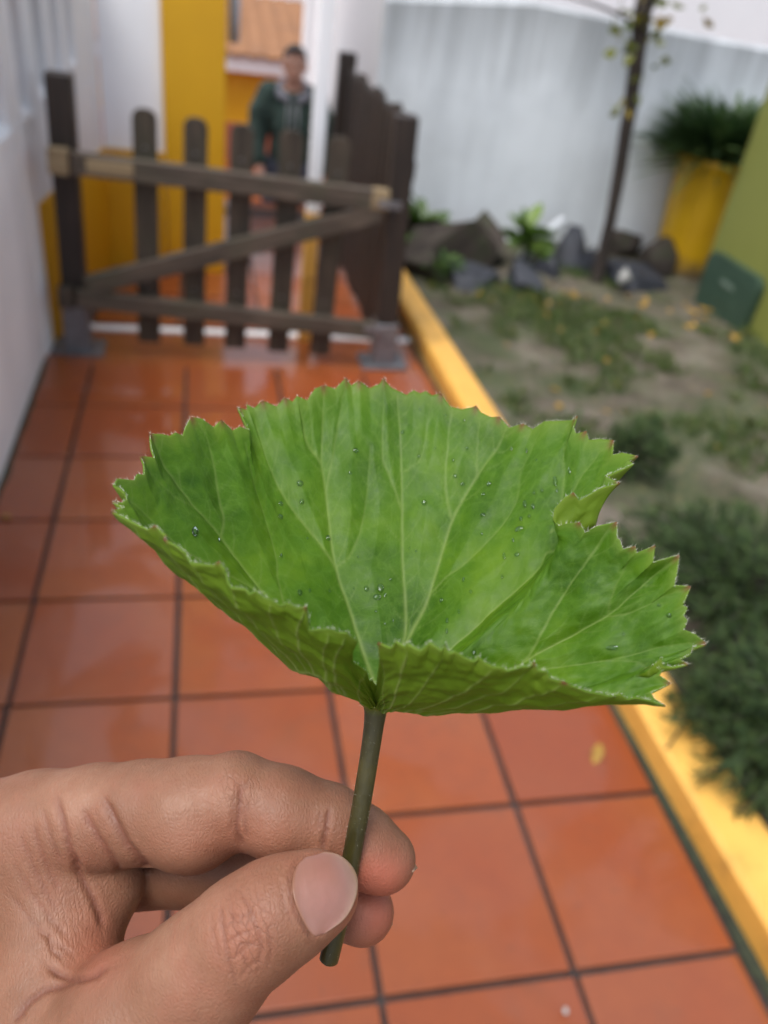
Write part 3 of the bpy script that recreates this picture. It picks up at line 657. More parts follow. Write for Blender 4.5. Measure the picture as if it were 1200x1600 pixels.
# fine hairs along the margin, the ribs and the petiole: nobody could count them
hv = []; hf = []
def hair(p, d, L, wd=.00003):
    d = d/np.linalg.norm(d); a = np.cross(d, FW); a = a/(np.linalg.norm(a)+1e-9)*wd; k = len(hv); tipp = p+d*L+RNG.normal(0, L*.12, 3)
    hv.extend([p-a-np.array(leaf.location), p+a-np.array(leaf.location), tipp-np.array(leaf.location)]); hf.append((k, k+1, k+2))
for k in range(1500):
    i = int(RNG.integers(2, NS-2)); p = LV[i, -1]; d = LV[i, -1]-LV[i, -7]; d = d/(np.linalg.norm(d)+1e-9)+RNG.normal(0, .45, 3); hair(p, d, RNG.uniform(.0003, .0010))
for k in range(260):
    i = int(RNG.integers(0, 59)); a = RNG.uniform(0, 2*math.pi); d = RT*math.cos(a)-FW*math.sin(a); hair(pw[i]+d*rad[i]*.95, d+RNG.normal(0, .3, 3), RNG.uniform(.0005, .001), .00002)
tag(pyd('margin_hair', hv, hf, simple('leaf_hair', (.5, .5, .38), (.6, .6, .5), 5, .5), leaf), kind='stuff')
# water droplets lying on the upper face
n = N('water'); fr = n.n('ShaderNodeFresnel'); fr.inputs[0].default_value = 1.42; g_ = n.n('ShaderNodeBsdfGlossy'); g_.inputs['Roughness'].default_value = .03; t_ = n.n('ShaderNodeBsdfTransparent'); t_.inputs[0].default_value = (.86, .93, .82, 1)
mx = n.n('ShaderNodeMixShader'); n.l(fr.outputs[0], mx.inputs[0]); n.l(t_.outputs[0], mx.inputs[1]); n.l(g_.outputs[0], mx.inputs[2]); M_water = n.done(mx.outputs[0])
bm = bmesh.new(); bmesh.ops.create_icosphere(bm, subdivisions=3, radius=1)
for q in bm.verts:
    if q.co.z < 0: q.co.z *= .35
dme = bm_mesh(bm, 'water_droplet'); dme.materials.append(M_water); dme.polygons.foreach_set('use_smooth', [True]*len(dme.polygons))
flatp = proj(LV.reshape(-1, 3)); facing = ((LN*(CAM-LV)).sum(-1) > 0).ravel()&(np.tile(LT, NS) < .97); candd = np.flatnonzero(facing)
drops = [(594, 918, 6, 8), (572, 918, 4.5, 5), (589, 934, 7.5, 5), (602, 930, 3, 4), (587, 956, 3, 3), (610, 904, 2.5, 3), (468, 925, 4.5, 4), (484, 923, 2.5, 3), (552, 918, 2, 2), (469, 757, 6, 5), (472, 785, 4, 5), (439, 788, 4, 4), (438, 806, 4, 4),
 (512, 842, 4, 5), (440, 868, 2.5, 3), (305, 831, 6.5, 7), (342, 844, 2.5, 3), (555, 703, 5, 4), (547, 740, 3, 3), (629, 674, 3.5, 4), (654, 715, 3, 3), (663, 785, 4.5, 5), (710, 745, 4, 4), (721, 757, 5, 3), (708, 720, 2.5, 3), (680, 700, 2, 2), (730, 700, 3, 3),
 (820, 788, 4, 6), (833, 790, 3.5, 4), (815, 809, 3.5, 4), (826, 808, 3, 3), (812, 826, 9, 4), (867, 753, 4, 9), (890, 735, 3, 6), (848, 765, 3, 3), (870, 768, 3, 3), (834, 770, 2.5, 3), (808, 867, 5, 3), (803, 843, 2.5, 3), (787, 870, 3, 5), (785, 900, 2.5, 3),
 (765, 757, 5, 4), (755, 773, 3.5, 3), (755, 803, 4.5, 3), (752, 835, 2.5, 3), (725, 905, 2.5, 4), (716, 957, 2.5, 3), (698, 971, 3, 4), (698, 986, 3, 4), (690, 938, 4, 3), (740, 1019, 4, 4), (735, 925, 3, 3), (602, 973, 2, 3), (614, 970, 2, 3), (650, 860, 2, 2),
 (955, 1012, 13, 3.5), (972, 991, 2, 2), (1045, 960, 5, 4), (1030, 945, 3, 3), (905, 795, 2, 2), (700, 645, 2, 2), (655, 640, 2.5, 2), (723, 640, 2, 2), (800, 700, 3, 3), (823, 705, 2.5, 4), (838, 718, 2, 2), (640, 855, 2, 2), (560, 870, 1.8, 2), (480, 840, 2, 2), (515, 925, 2, 2)]
for (dx, dy, rx, ry) in [(a, b, c_*.85, d_*.85) for a, b, c_, d_ in drops]:
    i = candd[np.argmin(((flatp[candd]-(dx, dy))**2).sum(1))]; a, b = divmod(int(i), NT); p = LV[a, b]; nn_ = Vector(LN[a, b]); s_ = (p-CAM)@FW/FPX
    o = put('water_droplet', dme); zax = nn_.normalized(); xax = (Vector(RT)-zax*zax.dot(Vector(RT))).normalized(); yax = zax.cross(xax)
    fs = max(.35, abs(zax.dot(-Vector(FW))))
    sx_, sy_ = rx*s_*1.0, ry*s_*1.0/max(fs, .5); hz = min(sx_, sy_)*.55
    o.matrix_world = Matrix.Translation(Vector(p)+zax*hz*.18)@Matrix((xax*sx_, yax*sy_, zax*hz)).transposed().to_4x4()
    own = {(955, 1012): 'long flat water smear on the right lobe of the leaf', (305, 831): 'lone large droplet near the left margin of the leaf', (812, 826): 'wide flattened droplet just left of the folded notch', (594, 918): 'largest upright droplet low in the centre of the leaf', (867, 753): 'narrow upright droplet near the upper right margin'}.get((dx, dy))
    tag(o, own or 'small clear water bead clinging to the upper face of the leaf', 'droplet', 'water droplets on the leaf')

# ------------------------------------------------------------------ the hand
def hn(px, py, d, r): return ((px-600)/FPX*d, (py-800)/FPX*d, d, r*d/FPX)
def build_hand():
    S = SDF((-.235, .045, .145), (.012, .262, .325), .0009)
    idx = [(-60, 1335, .222, 104), (60, 1303, .213, 95), (150, 1278, .208, 80), (225, 1268, .205, 76), (300, 1270, .202, 84), (368, 1250, .2005, 69), (440, 1270, .1995, 69), (512, 1287, .1995, 59), (562, 1317, .1995, 56), (600, 1343, .1995, 50)]
    mid = [(-80, 1380, .243, 104), (100, 1350, .232, 78), (300, 1345, .224, 66), (400, 1362, .219, 64), (490, 1392, .212, 58), (566, 1425, .2065, 50)]
    rng = [(-100, 1410, .266, 98), (100, 1358, .254, 74), (270, 1335, .248, 64), (370, 1342, .241, 58), (430, 1368, .235, 52)]
    lit = [(-120, 1440, .286, 88), (60, 1375, .274, 64), (190, 1345, .268, 56), (290, 1342, .262, 50), (340, 1360, .257, 45)]
    thb = [(503, 1394, .1772, 57), (470, 1408, .1765, 65), (425, 1430, .1748, 76), (370, 1470, .1752, 80), (317, 1524, .1775, 92), (220, 1608, .183, 122), (100, 1700, .191, 152), (-80, 1780, .204, 185), (-330, 1800, .226, 180)]
    palm = [[(60, 1310, .214, 92), (-140, 1480, .224, 140), (-380, 1680, .24, 165)], [(-80, 1380, .243, 104), (-400, 1690, .25, 160)], [(-100, 1410, .266, 98), (-420, 1710, .262, 150)], [(-120, 1440, .286, 88), (-430, 1730, .276, 130)],
            [(-380, 1690, .245, 165), (-560, 1880, .258, 165)], [(-60, 1560, .215, 160), (-300, 1740, .235, 180)]]
    web = [[(85, 1335, .2105, 84), (88, 1400, .2085, 76), (90, 1465, .2045, 78), (88, 1540, .1985, 92), (60, 1640, .197, 130)], [(150, 1330, .2105, 62), (158, 1385, .2105, 56), (120, 1430, .2085, 66)]]
    h = lambda L: [hn(*q) for q in L]
    for p in palm: S.add(S.chain(h(p), .01), .010)
    S.add(S.chain(h(thb), .005), .008); 
    for q in web: S.add(S.chain(h(q), .006), .006)
    for L, k in ((rng, .0005), (lit, .0005), (mid, .0006)): S.add(S.chain(h(L), .003), k)
    S.add(S.chain(h(idx), .0025), .0012)
    # knuckle, pads, thumb joint
    def pe(px, py, d, rx, ry, rz, k): c = hn(px, py, d, 1); s_ = d/FPX; S.ell(c[:3], (rx*s_, ry*s_, rz*s_), k)
    pe(368, 1232, .2005, 44, 50, 56, .003); pe(388, 1456, .1735, 74, 70, 74, .004); pe(585, 1345, .1985, 48, 44, 52, .003); pe(300, 1300, .1985, 60, 52, 60, .004); pe(445, 1285, .1975, 52, 52, 58, .003)
    V, Q = S.mesh(2); return V, Q
hV, hQ = build_hand()
def subdivide(V, Q):
    E_ = np.sort(np.concatenate([Q[:, [0, 1]], Q[:, [1, 2]], Q[:, [2, 3]], Q[:, [3, 0]]]), 1); key = E_[:, 0].astype(np.int64)*len(V)+E_[:, 1]
    uk, inv = np.unique(key, return_inverse=True); a, b = uk//len(V), uk % len(V); n0 = len(V); m = len(Q)
    Vn = np.concatenate([V, (V[a]+V[b])/2, V[Q].mean(1)]); e = (inv+n0).reshape(4, m); c = np.arange(m)+n0+len(uk)
    Qn = np.concatenate([np.stack([Q[:, k], e[k], c, e[k-1]], -1) for k in range(4)]); return Vn, Qn
V, Q = subdivide(cam2w(hV), hQ)
for _ in range(3): V = laplace(V, Q, .5)
me2 = fast_mesh('hand', V, Q); ho = put('hand', me2, None)
nr = vnormals(V, Q); 
if ((nr*(V-V.mean(0))).sum(1)).mean() < 0: nr = -nr
px = proj(V); front = (nr*(CAM-V)).sum(1)/np.linalg.norm(CAM-V, axis=1); dpt = (V-CAM)@FW
CREASE = [  # (px polyline, width px, depth mm, nearest..farthest distance)
 ([(377, 1222), (374, 1262), (370, 1296), (380, 1326)], 5, .8, .18, .215), ([(366, 1240), (363, 1275), (360, 1300)], 4, .3, .18, .215), ([(386, 1250), (383, 1285), (387, 1310)], 4, .3, .18, .215),
 ([(514, 1262), (509, 1298), (504, 1330)], 4.5, .7, .18, .215), ([(503, 1268), (498, 1296)], 3.5, .25, .18, .215),
 ([(160, 1240), (178, 1280), (200, 1322), (222, 1348), (240, 1362)], 7, 1.2, .18, .23), ([(128, 1262), (150, 1302), (178, 1345), (190, 1362)], 6, .6, .18, .23), ([(88, 1240), (100, 1290), (112, 1335), (128, 1365)], 6, .7, .18, .23), ([(112, 1335), (128, 1372), (150, 1415), (162, 1452)], 6, .9, .18, .23),
 ([(66, 1262), (80, 1310), (96, 1350)], 5, .35, .18, .23), ([(50, 1285), (70, 1345), (95, 1395)], 5, .35, .18, .23), ([(30, 1300), (60, 1370), (90, 1425)], 5, .3, .18, .23), ([(20, 1345), (60, 1410), (110, 1470)], 5, .25, .18, .23), ([(10, 1390), (60, 1450), (120, 1500)], 5, .25, .18, .23),
 ([(172, 1508), (135, 1528), (100, 1526), (72, 1508)], 6, .9, .16, .23), ([(120, 1535), (70, 1548), (40, 1572), (22, 1600)], 6, .8, .16, .23), ([(100, 1500), (80, 1480), (75, 1455)], 5, .4, .16, .23),
 ([(344, 1408), (347, 1440), (352, 1475), (362, 1515), (372, 1545)], 3.6, .42, .15, .185), ([(372, 1390), (388, 1415), (402, 1447), (408, 1480), (404, 1510)], 3.6, .38, .15, .185), ([(352, 1475), (372, 1462), (396, 1452)], 3.2, .30, .15, .185), ([(362, 1500), (385, 1480), (405, 1470)], 3.2, .28, .15, .185),
 ([(358, 1425), (375, 1432), (392, 1428)], 3.2, .28, .15, .185), ([(372, 1530), (392, 1508), (406, 1500)], 3.2, .28, .15, .185), ([(330, 1420), (334, 1460), (344, 1505)], 3.4, .2, .15, .185), ([(415, 1440), (424, 1475), (418, 1510)], 3.4, .22, .15, .185), ([(360, 1400), (366, 1440), (378, 1480), (386, 1520)], 3., .22, .15, .185),
 ([(382, 1470), (384, 1500), (396, 1525)], 3., .22, .15, .185), ([(480, 1333), (462, 1346), (451, 1374), (454, 1406), (466, 1437), (482, 1462), (496, 1468)], 4.5, .5, .15, .185), ([(440, 1375), (444, 1410), (458, 1445)], 4, .2, .15, .185)]
disp = np.zeros(len(V)); cr = np.zeros(len(V))
for poly, wd, mm, d0, d1 in CREASE:
    pl = spline(np.array(poly, float), 24); pl = pl+RNG.normal(0, .6, pl.shape)
    lo, hi = pl.min(0)-4*wd, pl.max(0)+4*wd
    sel = np.flatnonzero((front > .05)&(dpt > d0)&(dpt < d1)&(px[:, 0] > lo[0])&(px[:, 0] < hi[0])&(px[:, 1] > lo[1])&(px[:, 1] < hi[1]))
    if len(sel) == 0: continue
    d, q = poly_dist(px[sel], pl); fade = np.clip(np.minimum(q, 1-q)*6, .12, 1)
    disp[sel] += (.7 if d1 == .185 else .75)*fade*(-mm*.001*np.exp(-(d/wd)**2)+mm*.00010*np.exp(-((d-2.1*wd)/(wd*1.1))**2)); cr[sel] = np.maximum(cr[sel], (.9 if d1 == .185 else 1.)*fade*min(1, mm*1.6)*np.exp(-(d/(wd*.9))**2))
NAILO = np.array([(478, 1340), (464, 1352), (456, 1376), (459, 1405), (470, 1434), (484, 1458), (494, 1462), (505, 1459), (535, 1435), (551, 1408), (556, 1380), (549, 1358), (530, 1340), (505, 1333), (478, 1340)], float)
sel = np.flatnonzero((front > .0)&(dpt < .19)&(np.hypot(px[:, 0]-505, px[:, 1]-1397) < 120)); q2 = px[sel]; d, q = poly_dist(q2, NAILO)
ins = np.zeros(len(sel), bool)
for a_, b_ in zip(NAILO, NAILO[1:]): ins ^= ((a_[1] > q2[:, 1]) != (b_[1] > q2[:, 1]))&(q2[:, 0] < (b_[0]-a_[0])*(q2[:, 1]-a_[1])/(b_[1]-a_[1]+1e-9)+a_[0])
side = np.clip((528-q2[:, 0])/50, 0, 1)                     # the fold fades towards the free edge
disp[sel] += np.where(ins, -.00042*np.clip(d/5, 0, 1), side*.00045*np.exp(-((d-6)/6.5)**2)); cr[sel] = np.maximum(cr[sel], side*.55*np.exp(-(d/2.6)**2))
V2 = V+nr*disp[:, None]
me2.vertices.foreach_set('co', V2.astype(np.float32).ravel()); me2.update(); attr(me2, 'crease', cr)
def blob(c, r): return np.exp(-(((px-np.array(c))/np.array(r))**2).sum(1))
red = np.clip(1.0*blob((590, 1370), (60, 40))+.9*blob((590, 1440), (60, 50))+.3*blob((375, 1460), (60, 80))+.5*blob((150, 1480), (50, 60))+.2*blob((450, 1310), (120, 40))+.2*blob((330, 1320), (100, 40)), 0, 1)
attr(me2, 'red', red)
attr(me2, 'knuckle', np.clip(1.25*np.maximum(blob((388, 1462), (48, 72)), .7*blob((376, 1230), (40, 40)))*(dpt < .205), 0, 1)); attr(me2, 'webfold', np.clip(1.2*blob((85, 1390), (110, 130)), 0, 1))
n = N('skin'); v = n.coords('Object', (1, 1, 1), False)
def at(nm): return n.n('ShaderNodeAttribute', attribute_name=nm).outputs['Fac']
m1 = n.noise(v, 45, 4, .6); m2 = n.noise(v, 260, 4, .6)
c = n.ramp(m1, [(.28, (.155, .068, .036)), (.52, (.210, .099, .057)), (.75, (.275, .141, .087))])
c = n.mix(n.ramp(m2, [(.40, .0), (.75, .35)]), c, (.21, .08, .043)); c = n.mix(n.math('MULTIPLY', at('red'), .65), c, (.36, .085, .05)); c = n.mix(n.math('MULTIPLY', at('crease'), .7), c, (.13, .042, .025))
c = n.mix(n.ramp(n.noise(v, 22, 4, .65, .5), [(.48, 0), (.70, .42)]), c, (.25, .080, .048))
vo = n.n('ShaderNodeTexVoronoi', feature='DISTANCE_TO_EDGE'); vo.inputs['Scale'].default_value = 1150
mp = n.n('ShaderNodeMapping'); mp.inputs['Rotation'].default_value = (.5, .3, .4); mp.inputs['Scale'].default_value = (1, .55, 1); tcn = n.n('ShaderNodeTexCoord'); n.l(tcn.outputs['Object'], mp.inputs[0])
dn = n.n('ShaderNodeTexNoise'); dn.inputs['Scale'].default_value = 300; n.l(mp.outputs[0], dn.inputs['Vector']); mv = n.n('ShaderNodeMix', data_type='VECTOR'); mv.inputs[0].default_value = .0012; n.l(mp.outputs[0], mv.inputs[4]); n.l(dn.outputs[1], mv.inputs[5]); n.l(mv.outputs[1], vo.inputs['Vector'])
hgt = n.math('ADD', n.ramp(vo.outputs[0], [(0, 0), (.35, 1)]), n.math('MULTIPLY', n.noise(v, 700, 3, .6), 1.1))
hgt = n.math('ADD', hgt, n.math('MULTIPLY', n.noise(v, 120, 3, .5), 1.6))
def lines(ax, pr, s1, s2, warp):           # skin lines: cells stretched across one direction
    tcn = n.n('ShaderNodeTexCoord').outputs['Object']; out_ = []
    for vec, sc_ in ((ax, s1), (pr, s2)):
        dp = n.n('ShaderNodeVectorMath', operation='DOT_PRODUCT'); dp.inputs[1].default_value = tuple(np.asarray(vec)*sc_); n.l(tcn, dp.inputs[0]); out_.append(dp.outputs['Value'])
    wn = n.noise(v, 330, 3, .6); cb = n.n('ShaderNodeCombineXYZ'); n.l(n.math('ADD', out_[0], n.math('MULTIPLY', wn, warp)), cb.inputs[0]); n.l(n.math('ADD', out_[1], n.math('MULTIPLY', n.noise(v, 210, 2), warp)), cb.inputs[1])
    vv = n.n('ShaderNodeTexVoronoi', feature='DISTANCE_TO_EDGE', voronoi_dimensions='2D'); vv.inputs['Scale'].default_value = 1.; n.l(cb.outputs[0], vv.inputs['Vector']); return vv.outputs[0]
kx, ky = RT*.85+UP*.53, RT*.53-UP*.85
k1 = n.ramp(lines(kx, ky, 620, 230, 1.5), [(0, 1), (.09, 0)]); k2 = n.ramp(lines(RT*.94+UP*.34, RT*.34-UP*.94, 900, 190, 1.2), [(0, 1), (.16, 0)]); k3 = n.ramp(lines(RT, UP, 1100, 500, 1.2), [(0, 1), (.22, 0)])
kk = n.math('MULTIPLY', k1, at('knuckle')); kw = n.math('MULTIPLY', k2, at('webfold'))
c = n.mix(n.math('MULTIPLY', kk, .42), c, (.12, .045, .025)); c = n.mix(n.math('MULTIPLY', kw, .2), c, (.15, .06, .035)); c = n.mix(n.math('MULTIPLY', k3, .07), c, (.16, .065, .04))
hgt = n.math('SUBTRACT', n.math('SUBTRACT', n.math('SUBTRACT', hgt, n.math('MULTIPLY', kk, 1.9)), n.math('MULTIPLY', kw, .9)), n.math('MULTIPLY', k3, .25))
M_skin = n.done(n.bsdf(c, n.ramp(m2, [(.3, .48), (.7, .62)]), n.bump(hgt, .34, .00022), Subsurface_Weight=.14, Subsurface_Radius=(.0042, .0016, .0009), Subsurface_Scale=1.0, Specular_IOR_Level=.36))
me2.materials.append(M_skin); me2.polygons.foreach_set('use_smooth', [True]*len(me2.polygons))
tag(ho, 'left hand pinching the leaf stem between thumb and index finger', 'hand')
hand_bvh = BVHTree.FromPolygons([Vector(a) for a in V2], [tuple(map(int, q)) for q in Q])
# nails: curved plates seated on the fingertips
n = N('nail'); v = n.coords('Object', (1, 1, 1), False); ug = n.n('ShaderNodeAttribute', attribute_name='along').outputs['Fac']
c = n.ramp(ug, [(.0, (.22, .10, .06)), (.06, (.27, .135, .105)), (.22, (.265, .128, .100)), (.5, (.26, .120, .094)), (.80, (.27, .130, .102)), (.93, (.29, .165, .125)), (1., (.33, .21, .14))]); c = n.mix(n.ramp(n.noise(v, 500, 3), [(.4, 0), (.7, .2)]), c, (.21, .105, .07))
M_nail = n.done(n.bsdf(c, .30, n.bump(n.noise(n.coords('Object', (1, .1, 1), False), 700, 2), .25, .0003), Subsurface_Weight=.12, Subsurface_Radius=(.002, .001, .0006)))
def nail(outline, lift=.00030, thick=.00030, edge=None):
    """plate laid on the skin inside a traced outline: outline = (base edge pts, free edge pts) of equal count"""
    b0, b1 = [spline(np.array(q, float), 17) for q in outline]; nu, nv = 15, 17; VV = []; al = []
    hit = {}
    for i in range(nu):
        u = i/(nu-1)
        for j in range(nv):
            q = b0[j]*(1-u)+b1[j]*u; w_ = 2*j/(nv-1)-1
            d = FW+RT*(q[0]-600)/FPX-UP*(q[1]-800)/FPX; h_ = hand_bvh.ray_cast(Vector(CAM), Vector(d).normalized())
            p = np.array(h_[0]) if h_[0] is not None else P(q[0], q[1], .177); nn_ = np.array(h_[1]) if h_[0] is not None else -FW
            if nn_@(CAM-p) < 0: nn_ = -nn_
            VV.append((p, nn_)); al.append(u)
    Pp = np.array([a for a, _ in VV]).reshape(nu, nv, 3); Nn = np.array([b for _, b in VV]).reshape(nu, nv, 3)
    for _ in range(6):
        for X in (Pp, Nn): X[1:-1, 1:-1] = .5*X[1:-1, 1:-1]+.125*(X[:-2, 1:-1]+X[2:, 1:-1]+X[1:-1, :-2]+X[1:-1, 2:])
    uu = np.linspace(0, 1, nu)[:, None, None]; ww = np.linspace(-1, 1, nv)[None, :, None]
    Nn = Nn/np.linalg.norm(Nn, axis=2, keepdims=True)
    lf = lift*(np.clip(uu*5, 0, 1)*.9+.1)*np.clip((1-np.abs(ww))*4+.1, 0, 1)+lift*.9*uu**4
    Pp = Pp+Nn*lf
    F = [(i*nv+j, (i+1)*nv+j, (i+1)*nv+j+1, i*nv+j+1) for i in range(nu-1) for j in range(nv-1)]
    o = pyd('nail', Pp.reshape(-1, 3), F, M_nail, ho, smooth=True); attr(o.data, 'along', al)
    md = o.modifiers.new('t', 'SOLIDIFY'); md.thickness = thick; md.offset = -.3
    s2 = o.modifiers.new('s', 'SUBSURF'); s2.levels = 1; s2.render_levels = 1
    return o
tn = nail(([(478, 1340), (464, 1352), (456, 1376), (459, 1405), (470, 1434), (484, 1458), (494, 1462)], [(505, 1333), (530, 1340), (549, 1358), (556, 1380), (551, 1408), (535, 1435), (505, 1459)]))
tn['label'] = 'smooth broad thumbnail with pale cuticle'
def side_nail(c, u, wv, nn_, L, W, curve):
    u = u/np.linalg.norm(u); nn_ = nn_-u*(nn_@u); nn_ /= np.linalg.norm(nn_); wv = np.cross(u, nn_); VV = []; al = []; nu, nv = 10, 11
    for i in range(nu):
        for j in range(nv):
            a = i/(nu-1); b = 2*j/(nv-1)-1
            VV.append(c+u*L*(a-.5)*(1-.12*b*b*(a > .5))+wv*W*.5*math.sin(b*1.1)/math.sin(1.1)-nn_*curve*(1-math.cos(b*1.1))-nn_*.0012*(a-.4)**2*2); al.append(a)
    F = [(i*nv+j, (i+1)*nv+j, (i+1)*nv+j+1, i*nv+j+1) for i in range(nu-1) for j in range(nv-1)]
    o = pyd('nail', VV, F, M_nail, ho, smooth=True); attr(o.data, 'along', al); md = o.modifiers.new('t', 'SOLIDIFY'); md.thickness = .0005; md.offset = 0; return o
dv = lambda a, b: np.asarray(b)-np.asarray(a)
side_nail(P(627, 1325, .2025), dv(P(598, 1298, .2030), P(650, 1352, .2010)), None, RT*.62+UP*.62+FW*.5, .0115, .0100, .0048)
side_nail(P(602, 1412, .2090), dv(P(590, 1386, .2095), P(616, 1436, .2080)), None, RT*.85+UP*.40+FW*.30, .0095, .0095, .0042)
# ------------------------------------------------------------------ the person beyond the gate
def build_person():
    root = empty('person', (.645, 6.6, -.90)); tag(root, 'person in dark green hooded jacket with grey hood lining, standing beyond the gate', 'person')
    h = .011; lo, hi = (-.42, -.42, -.03), (.42, .32, 1.80)
    sk = simple('person_skin', (.42, .21, .145), (.50, .27, .19), 9, .5, bump=.1, bd=.001)
    arm_l = [(-.17, .02, 1.42, .062), (-.23, .01, 1.30, .054), (-.255, -.02, 1.13, .045), (-.235, -.12, .98, .037), (-.215, -.18, .90, .030)]
    arm_r = [(.17, .02, 1.42, .062), (.235, .02, 1.28, .052), (.265, .03, 1.12, .044), (.26, -.03, .95, .035), (.255, -.06, .86, .029)]
    legs = [[(s*.085, .01, .90, .095), (s*.10, .0, .70, .08), (s*.105, -.01, .48, .062), (s*.11, .01, .28, .052), (s*.11, .02, .09, .040)] for s in (-1, 1)]
    tor = [(0, .02, .93, .125), (0, .02, 1.08, .118), (0, .015, 1.25, .125), (0, .02, 1.40, .085), (0, .02, 1.46, .06), (0, .0, 1.56, .056)]
    S = SDF(lo, hi, h)
    for c_ in (tor, arm_l, arm_r, *legs): S.add(S.chain(c_, .03), .03)
    for s in (-1, 1): S.ell((s*.09, .02, 1.32), (.10, .075, .12), .03); S.ell((s*.11, -.05, .045), (.045, .12, .045), .02); S.ell((s*.082, .0, 1.615), (.012, .022, .032), .006)
    S.ell((0, -.005, 1.625), (.077, .095, .115), .01); S.ell((0, -.035, 1.555), (.055, .062, .05), .02); S.ell((0, -.108, 1.605), (.015, .02, .026), .01); S.ell((0, -.092, 1.555), (.026, .016, .010), .008); S.ell((0, -.085, 1.65), (.055, .022, .014), .012)
    for c_, d in (((-.213, -.19, .885), -1), ((.253, -.065, .845), 1)):
        x, y, z = c_; S.ell((x, y, z-.035), (.026, .036, .05), .012)
        for k in range(4): S.add(S.chain([(x, y-.027+.018*k, z-.07, .010), (x+.004*d, y-.03+.019*k, z-.10-.008*(k in (1, 2)), .0095), (x-.004*d, y-.032+.018*k, z-.125-.010*(k in (1, 2)), .0085)], .004), .004)
        S.add(S.chain([(x-.01*d, y-.028, z-.03, .012), (x-.015*d, y-.05, z-.06, .010), (x-.012*d, y-.052, z-.085, .009)], .004), .006)
    V, Q = S.mesh(1); b = put('body', fast_mesh('body', V, Q), sk, root, smooth=True)
    # jacket
    S = SDF(lo, hi, h)
    gr = lambda L, e, a=0, b=None: [(x, y, z, r+e) for x, y, z, r in L[a:b]]
    S.add(S.chain([(0, .02, .90, .155), (0, .02, 1.02, .150), (0, .015, 1.22, .150), (0, .02, 1.38, .105)], .04), .03)
    for c_ in (arm_l, arm_r): S.add(S.chain(gr(c_, .026, 0, 4), .03), .04)
    for s in (-1, 1): S.ell((s*.10, .02, 1.31), (.125, .10, .14), .04)
    V, Q = S.mesh(1)
    q = np.array([[mnoise.noise((a*14, b_*14, c_*7)) for a, b_, c_ in V]]).T; V = V+vnormals(V, Q)*q*.010
    jg = simple('jacket_cloth', (.016, .034, .026), (.032, .060, .048), 20, .85)
    j = put('jacket', fast_mesh('jacket', V, Q), jg, root, smooth=True)
    V, F = tube([(.0, -.152, .80), (.0, -.150, 1.0), (0, -.148, 1.2), (0, -.118, 1.36)], .006, 8); pyd('zip', V, F, M_steel, j, smooth=True)
    for s in (-1, 1):
        V, F = tube([(s*.035, -.115, 1.40), (s*.04, -.145, 1.30), (s*.042, -.155, 1.20)], .005, 8); pyd('drawstring', V, F, simple('cord', (.3, .3, .32), (.4, .4, .42), 20) if s < 0 else bpy.data.materials['cord'], j, smooth=True)
    S = SDF(lo, hi, h)
    ring = [(.115*math.cos(a), .035+.115*math.sin(a)-.02, 1.455+.045*math.sin(a), .027) for a in np.linspace(R(-66), R(246), 14)]
    S.add(S.chain(ring, .02), .02); S.ell((0, .13, 1.40), (.11, .06, .10), .03)
    V, Q = S.mesh(1); put('hood', fast_mesh('hood', V, Q), simple('hood_lining', (.15, .15, .18), (.22, .22, .25), 30, .9), j, smooth=True)
    S = SDF(lo, hi, h)
    for L in legs: S.add(S.chain(gr(L, .022), .03), .02)
    S.add(S.chain([(-.06, .015, .93, .125), (.06, .015, .93, .125)], .03), .03)
    V, Q = S.mesh(1); put('trousers', fast_mesh('trousers', V, Q), simple('denim', (.045, .055, .085), (.07, .08, .115), 25, .85), root, smooth=True)
    for s in (-1, 1):
        S = SDF((s*.11-.12, -.25, -.04), (s*.11+.12, .16, .16), .008); S.ell((s*.11, -.055, .04), (.054, .14, .048), .02); S.ell((s*.11, .02, .07), (.05, .06, .05), .03)
        V, Q = S.mesh(1); put('shoe', fast_mesh('shoe', V, Q), simple('shoe_leather', (.03, .025, .022), (.06, .05, .045), 20, .5) if s < 0 else bpy.data.materials['shoe_leather'], root, smooth=True)
    S = SDF((-.15, -.16, 1.5), (.15, .18, 1.80), .007); S.ell((0, .018, 1.655), (.085, .095, .098), .01)
    S.ell((0, -.06, 1.715), (.062, .045, .034), .02)
    sl_, g_ = S.window(np.array((-.15, -.16, 1.5)), np.array((.15, .18, 1.8))); S.d[sl_] = np.maximum(S.d[sl_], -((np.sqrt(((g_-np.array((0, -.075, 1.60), np.float32))/np.array((.088, .085, .115), np.float32))**2 @ np.ones(3, np.float32))-1)*.08))
    V, Q = S.mesh(1); V = V+vnormals(V, Q)*np.array([[mnoise.noise((a*60, b_*60, c_*60))*.005 for a, b_, c_ in V]]).T
    put('hair', fast_mesh('hair', V, Q), simple('dark_hair', (.012, .009, .008), (.03, .022, .018), 60, .6), root, smooth=True)
    em = simple('eye_dark', (.02, .015, .012), (.03, .02, .018), 5, .3)
    for s in (-1, 1):
        bm = bmesh.new(); bmesh.ops.create_uvsphere(bm, u_segments=10, v_segments=8, radius=.010); put('eye', bm_mesh(bm, 'eye'), em, root, (s*.032, -.090, 1.628), smooth=True)
        V, F = tube([(s*.014, -.101, 1.652), (s*.034, -.099, 1.658), (s*.054, -.086, 1.650)], .005, 6); pyd('eyebrow', V, F, bpy.data.materials['dark_hair'], root)
    root.rotation_euler = (0, 0, R(-4)); return root
build_person()

